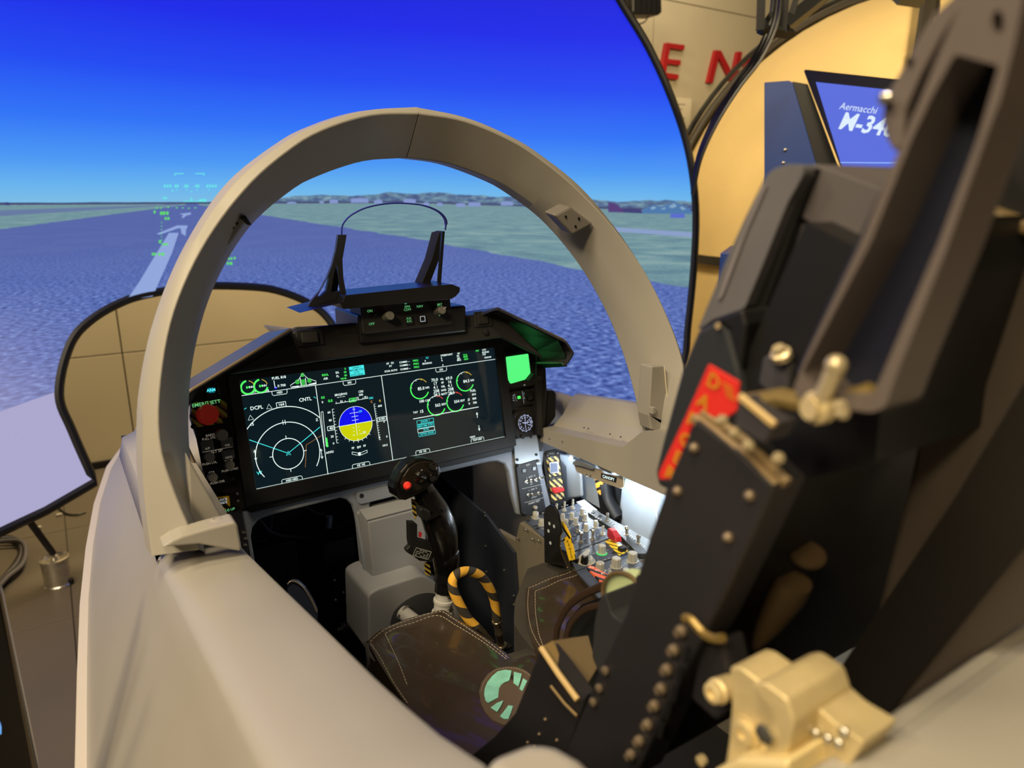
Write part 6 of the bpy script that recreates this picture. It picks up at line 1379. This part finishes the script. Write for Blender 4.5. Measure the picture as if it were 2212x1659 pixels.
seatl=mat('seat_grey_metal',(96,88,86),.45,spec=.5,var=(10,.08))
beam=xplate('channel_beam',round_poly(beam_o,12,2),[beam_h,circ((2155,48),13,26)],-.20,.030,seatl)
xp('beam_recess_plate',[(2050,100),(2175,130),(2120,310),(1915,830),(1880,870),(1740,860),(1720,800),(1960,290)],-.171,.003,mat('recess_navy',(26,30,50),.5,var=(9,.1)),0)
# rounded shoulder plate ahead of the beam
xp('shoulder_plate',round_poly([(2110,-80),(2060,-10),(2020,27),(1990,69),(1951,145),(1924,187),(1909,220),(1905,256),(1914,301),(1932,330),(1948,310),(1955,240),(1985,170),(2030,85),(2078,10),(2140,-80)],10,2),-.178,.02,seatl,.004)
xp('shoulder_inner_plate',[(2120,-60),(2040,40),(1960,160),(1922,230),(1916,290),(1935,332),(1990,300),(2080,80),(2130,-40)],-.160,.02,seatblk,.002)
studs('shoulder_screw',blk2,es,[at(p,x=-.179) for p in ((1965,131),(1922,228))],[(.0016,0),(.0016,.0006)],10,(-1,0,0))
studs('bright_bolt',steel,es,[at((1914,213),x=-.182)],[(.003,0),(.003,.002),(.0015,.003)],10,(-1,0,0))
# headbox with sloping top, its band and lower body
hb=mat('headbox_brown_grey',(84,80,84),.6,var=(12,.08))
xp('headbox',round_poly([(1756,353),(1906,409),(1960,300),(1990,330),(1900,560),(1842,535),(1718,462),(1716,455)],4,2),-.12,.24,hb,.004,seg=3)
xp('headbox_band',[(1724,468),(1856,548),(1900,560),(1890,590),(1846,556),(1722,482)],-.116,.23,mat('band_navy',(38,40,56),.6),.001)
xp('back_shell',round_poly([(1722,478),(1860,556),(1960,500),(1900,900),(1840,900),(1720,790),(1650,790),(1625,745),(1645,690),(1690,560)],5,2),-.118,.23,hb,.004)
# grey padded wing
xp('padded_wing',round_poly([(1735,357),(1702,354),(1668,366),(1651,386),(1606,477),(1568,563),(1528,660),(1505,716),(1540,690),(1608,666),(1640,590),(1700,440),(1736,376)],9,3),-.135,.22,seatpad,.006,seg=3)
xp('wing_crease',[(1648,400),(1655,402),(1612,500),(1560,640),(1550,650),(1570,590)],-.1365,.001,mat('crease_light',(120,116,122),.6),0)
xp('dark_wing_gap',[(1736,372),(1762,362),(1720,470),(1690,560),(1640,700),(1628,752),(1610,770),(1590,700),(1606,660),(1640,590),(1700,440)],-.126,.2,seatblk,.002)  # shade of the gap beside the wing put in as a black slab
xp('side_bolster',round_poly([(1506,712),(1545,690),(1575,712),(1598,800),(1604,860),(1560,1000),(1440,1060),(1420,1050),(1413,1020),(1430,950),(1470,800)],8,3),-.150,.12,mat('bolster_slate',(34,38,44),.6),.004)
xp('bolster_upper_flap',[(1545,688),(1604,668),(1612,700),(1598,800),(1575,712)],-.152,.05,seatblk,.002)
studs('bolster_bright_tab',mat('tab_tan',(150,132,100),.5),es,[at((1552,704),x=-.153)],[(.0022,0),(.0022,.001)],8,(-1,0,0))
dgr=xp('danger_placard',[(1530,787),(1596,826),(1590,888),(1572,900),(1504,903),(1492,925),(1448,1036),(1424,1036),(1422,1022),(1480,900)],-.192,.002,mat('placard_red',(206,42,34),.5,emit=(120,16,10),es=.1),.0006,label='red warning placard with yellow DANGER lettering')
XF=Frame(at((1540,825),x=-.1925),(0,-1,0),(0,0,1))
q=MB(); dt=emis('placard_yellow',(236,150,40),.75)
for t,p in zip('DANGER',((1541,826),(1519,869),(1498,911),(1480,952),(1463,990),(1447,1024))): XF.text(q,t,XF.px(p,.0006),.0125,.0006,rot=-.35,bold=.02)
q.build('placard_letters',dt,dgr,recalc=False)
q=MB()
for k_ in range(4):
    a=XF.px((1560+k_*3,826+k_*9),.0006); b=XF.px((1582+k_*2,838+k_*9),.0006); XF.line(q,[a,b],.0008,.0006)
q.build('placard_small_print',dt,dgr,recalc=False)['kind']='stuff'
# lower side plate with flange and rivets
lowo=[(1502,905),(1590,972),(1673,1051),(1612,1185),(1532,1352),(1480,1450),(1440,1530),(1372,1680),(1205,1680),(1226,1614),(1290,1460),(1351,1327),(1400,1165),(1444,1036)]
xp('side_plate',lowo,-.20,.028,seatm,.002)
q=MB(); q.tube([at(p,x=-.196) for p in ((1500,903),(1590,970),(1676,1050))],.0035,6); q.build('plate_top_flange',mat('flange_warm_lit',(128,108,76),.5),es)  # tan here is warm light on the top lip, put into the colour
q=MB(); q.tube([at(p,x=-.190) for p in ((1520,893),(1610,955),(1700,1045))],.004,6); q.build('plate_rear_flange',mat('flange_warm_lit',(128,108,76),.5),es)
rivm=mat('rivet_tan_steel',(128,114,96),.45,.5)
studs('dome_rivet',rivm,es,[at(p,x=-.2005) for p in ((1500,968),(1464,1061),(1620,1071),(1573,1161))],None,12,(-1,0,0),ball=.0034)
chain=[(1475,1362),(1459,1403),(1444,1445),(1432,1486),(1417,1523),(1402,1564),(1384,1599),(1366,1629)]
studs('chain_bolt',rivm,es,[at(p,x=-.2005) for p in chain],[(.0040,0),(.0040,.003),(.0026,.004),(.0026,.006)],10,(-1,0,0))
for a in chain[1:6]:
    xp('chain_slot',[(a[0]+22,a[1]-6),(a[0]+34,a[1]-2),(a[0]+26,a[1]+32),(a[0]+16,a[1]+28)],-.2008,.001,seatblk,0)
studs('edge_bolt',rivm,es,[at(p,x=-.2005) for p in ((1309,1448),(1296,1486),(1283,1516))],[(.0034,0),(.0034,.002),(.0016,.003)],10,(-1,0,0))
q=MB(); q.tube(spline([at(p,x=-.206) for p in ((1478,1335),(1492,1338),(1520,1368),(1545,1380),(1562,1378))]),.0028,6); q.build('spring_wire',mat('wire_olive',(140,118,66),.4,.5),es)
# seat pan side and its bracket, warm light put into the tan colour
xp('pan_side_plate',[(1166,1402),(1196,1440),(1248,1512),(1268,1500),(1230,1612),(1205,1680),(985,1680),(1020,1630),(1066,1592),(1112,1540),(1138,1475)],-.176,.02,seatm,.002)
studs('pan_rivet',rivm,es,[at(p,x=-.1765) for p in ((1178,1554),(1165,1586),(1203,1599),(1155,1612),(1126,1628),(1140,1604))],None,10,(-1,0,0),ball=.0016)
tanb=mat('bracket_warm_lit_tan',(132,112,74),.5,var=(20,.06))
q=MB(); q.add([at((1168,1398),x=-.176),at((1195,1382),x=-.16),at((1271,1372),x=-.10),at((1291,1443),x=-.12),at((1251,1511),x=-.174)],[(0,1,2,3,4)]); q.build('pan_bracket',tanb,es,solid=(.003,-1),bevel=.001)
q=MB(); q.tube([at(p,x=-.178) for p in ((1169,1399),(1206,1455),(1248,1512))],.0028,8); q.build('bracket_lit_edge',mat('bracket_edge_highlight',(190,164,112),.45),es)  # highlight along the bracket edge put in as a bright tan tube
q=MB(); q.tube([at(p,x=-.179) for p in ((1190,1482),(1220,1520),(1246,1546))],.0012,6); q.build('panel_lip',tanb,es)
# pale green pad disc and curved strap loops of the harness
q=MB(); c_=at((1342,1284),x=-.10); rows=[]
q.prism([at((1344+(40*math.cos(a)+6*math.sin(a)),1284+46*math.sin(a)),x=-.10) for a in np.linspace(0,2*PI,25)[:-1]],(.02,0,0)); pdk=q.build('headrest_side_pad',mat('pad_pale_green',(188,206,160),.6,var=(30,.05)),es,bevel=.004)
q=MB(); q.tube([at((1344+(41*math.cos(a)+6*math.sin(a)),1284+47*math.sin(a)),x=-.103) for a in np.linspace(0,2*PI,25)[:-1]],.0022,8,closed=True); q.build('pad_rim',mat('rim_olive_brown',(96,80,52),.5),pdk)
xp('side_webbing',round_poly([(1306,1280),(1322,1330),(1345,1345),(1372,1300),(1372,1240),(1400,1250),(1352,1420),(1300,1470),(1278,1420),(1284,1340),(1296,1290)],8,2),-.14,.06,mat('webbing_slate',(36,38,42),.7),.003)
for pts_,r in ((((1200,1385),(1206,1350),(1228,1310),(1262,1284),(1312,1262)),.005),(((1222,1392),(1232,1350),(1262,1318),(1302,1306)),.0042)):
    q=MB(); q.tube(spline([at(p,x=-.04) for p in pts_]),r*.62,8,flat=1.5); q.build('strap_loop',mat('strap_brown',(52,38,28),.5,bump=(200,.3)),es)
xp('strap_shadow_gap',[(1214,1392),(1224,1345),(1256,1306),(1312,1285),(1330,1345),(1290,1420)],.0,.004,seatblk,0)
# inner dark structure
xp('seat_core',[(1740,480),(1900,560),(2010,470),(1985,600),(1900,900),(1890,1000),(1720,1040),(1560,1380),(1420,1640),(1300,1640),(1340,1440),(1480,1040),(1600,800)],-.145,.28,seatblk,0)
# right-hand side structure of the seat
brn=mat('far_side_brown_metal',(68,61,56),.55,var=(5,.12))
xp('far_side_panel',[(2075,470),(2260,560),(2290,1290),(1950,1526),(1870,1580),(1850,1500),(1960,1050)],-.03,.01,brn,.004)
xp('far_side_black_panel',[(2140,300),(2172,262),(2290,190),(2290,560),(2010,440),(2035,560),(1900,800),(1960,500)],-.035,.01,seatblk,.001)
xp('far_lit_ledge',[(2004,428),(2110,440),(2290,505),(2290,530),(2100,475),(2004,452)],-.05,.05,mat('ledge_lit_olive',(112,94,62),.5),.002)  # lit strip on the far side, its light put into the olive colour
xp('far_rib',[(1740,1560),(1790,1480),(2060,1080),(2290,700),(2290,1080),(1950,1500),(1850,1650)],-.036,.004,mat('far_rib_black',(20,17,15),.6),0)
# latch lever, clamp and mounting bits
lv=mat('lever_pale_steel',(198,184,150),.35,.5)
q=MB(); q.tube([at(p,x=-.205) for p in ((1768,876),(1790,830),(1804,796))],[.0042,.0042,.0044],14); q.ball(at((1806,790),x=-.205),.0052,14,8); q.build('release_lever',lv,es)
q=MB(); q.lathe(at((1766,880),x=-.204),(-1,.2,0),[(.008,-.004),(.008,.002),(.0055,.003),(.0055,.006)],18); q.build('lever_pivot',castm,es)
q=MB(); q.tube([at(p,x=-.19) for p in ((1610,872),(1690,860),(1790,880),(1880,850),(1895,880))],.0055,8); q.build('cross_shaft',mat('shaft_olive',(130,112,66),.45,.4),es)
xp('angle_bracket',[(1598,857),(1673,917),(1650,958),(1585,920)],-.207,.02,mat('angle_dark_slate',(56,54,60),.5),.001)
q=MB(); q.tube([at(p,x=-.2085) for p in ((1599,856),(1674,918))],.0022,6); q.build('bracket_lit_edge',mat('bracket_edge_highlight',(190,164,112),.45),es)  # lit edge of the angle bracket, its highlight put in by colour
xp('hinge_block',[(1646,772),(1680,760),(1706,792),(1700,845),(1660,850),(1636,830)],-.15,.02,mat('block_slate',(60,60,66),.5),.002)
q=MB(); q.lathe(at((1690,772),x=-.152),(-.6,0,.8),[(.006,0),(.006,.004),(.0035,.005),(.0035,.008)],12); q.build('hinge_bolt',lv,es)
studs('clamp_bolt',lv,es,[at(p,x=-.205) for p in ((1818,878),(1822,893),(1563,908),(1590,935),(1620,962),(1684,990))],[(.0032,0),(.0032,.002),(.0018,.004)],8,(-1,0,.3))
q=MB(); q.lathe(at((1712,1250),x=-.10),at((1645,1376),x=-.10)-at((1712,1250),x=-.10),[(.0135,0),(.0145,.012),(.010,.045),(.004,.070),(.002,.074)],18); q.build('gas_bottle_nose',mat('bottle_brown',(74,60,42),.5),es)
q=MB(); q.lathe(at((1745,1195),x=-.10),(.2,.3,-1),[(.012,0),(.012,.0025),(.009,.0035)],18); q.build('bottle_collar',mat('bottle_brown',(74,60,42),.5),es)
q=MB(); q.tube([at(p,x=-.12) for p in ((1780,950),(1765,1000),(1735,1065))],.003,6); q.build('thin_rod',mat('rod_bronze',(96,76,48),.5),es)
# ================================================================== SEAT MOUNT FITTING (pale alloy) on the rear deck
mf=thing('seat_mount_fitting','pale cast alloy clamp fitting with bolts joining the seat to the rear deck','fitting',at((1700,1600),x=-.17))
def mp(name,pxs,x,th,m=castm,bevel=.003):
    q=MB(); q.prism([at(p,x=x) for p in pxs],(th,0,0)); return q.build(name,m,mf,bevel=bevel,seg=3)
mp('arm_plate',round_poly([(1575,1438),(1600,1442),(1665,1492),(1692,1540),(1650,1690),(1560,1690),(1574,1600),(1580,1520)],10,2),-.205,.03)
mp('clamp_half',round_poly([(1618,1480),(1650,1474),(1700,1510),(1716,1560),(1700,1630),(1660,1690),(1620,1690),(1660,1600),(1668,1540)],10,2),-.212,.05)
mp('lug',round_poly([(1702,1545),(1760,1522),(1800,1560),(1868,1604),(1830,1660),(1760,1700),(1650,1700),(1700,1640)],8,2),-.19,.03)
mp('foot_flange',[(1540,1665),(1590,1640),(1700,1645),(1700,1720),(1520,1720)],-.22,.05,mat('cast_bright_yellow',(232,214,160),.45,.2))
q=MB(); q.lathe(at((1548,1494),x=-.206),(-1,0,.15),[(.0075,-.012),(.0075,.0),(.0062,.001),(.0062,.004),(.0035,.005),(.0030,.003)],18); q.build('mount_bolt',castm,mf)
xp('mount_strut',[(1510,1395),(1560,1380),(1580,1470),(1590,1520),(1545,1560),(1490,1510)],-.190,.02,seatm,.003)
q=MB(); q.lathe(at((1612,1580),x=-.206),(-1,0,0),[(.0095,0),(.0095,.001),(.0070,.0012),(.0070,.004),(.0035,.0045),(.0030,.002)],12); q.build('hex_nut',castm,mf)
studs('fitting_bolt',steel,mf,[at(p,x=-.191) for p in ((1762,1582),(1788,1594),(1812,1604),(1824,1580))],[(.0026,0),(.0026,.002),(.0013,.003)],10,(-1,0,.2))
q=MB(); q.lathe(at((1655,1585),x=-.213),(-1,0,0),[(.006,0),(.006,.002),(.003,.003)],6); q.build('clamp_nut',steel,mf)
q=MB(); q.tube([at((1712+20*math.cos(t),1570+52*math.sin(t)),x=-.192) for t in np.linspace(-1.4,1.4,12)],.003,8); q.build('clamp_ring',mat('clamp_olive',(140,122,84),.4,.4),mf)
q=MB(); q.lathe(at((1690,1560),x=-.17),(-1,0,0),[(.012,0),(.012,.02),(.009,.024)],20); q.build('pivot_boss',castm,mf)
q=MB(); q.lathe(at((1520,1640),x=-.17),(-1,0,0),[(.004,0),(.004,.004),(.002,.005)],10); q.build('small_screw',castm,mf)
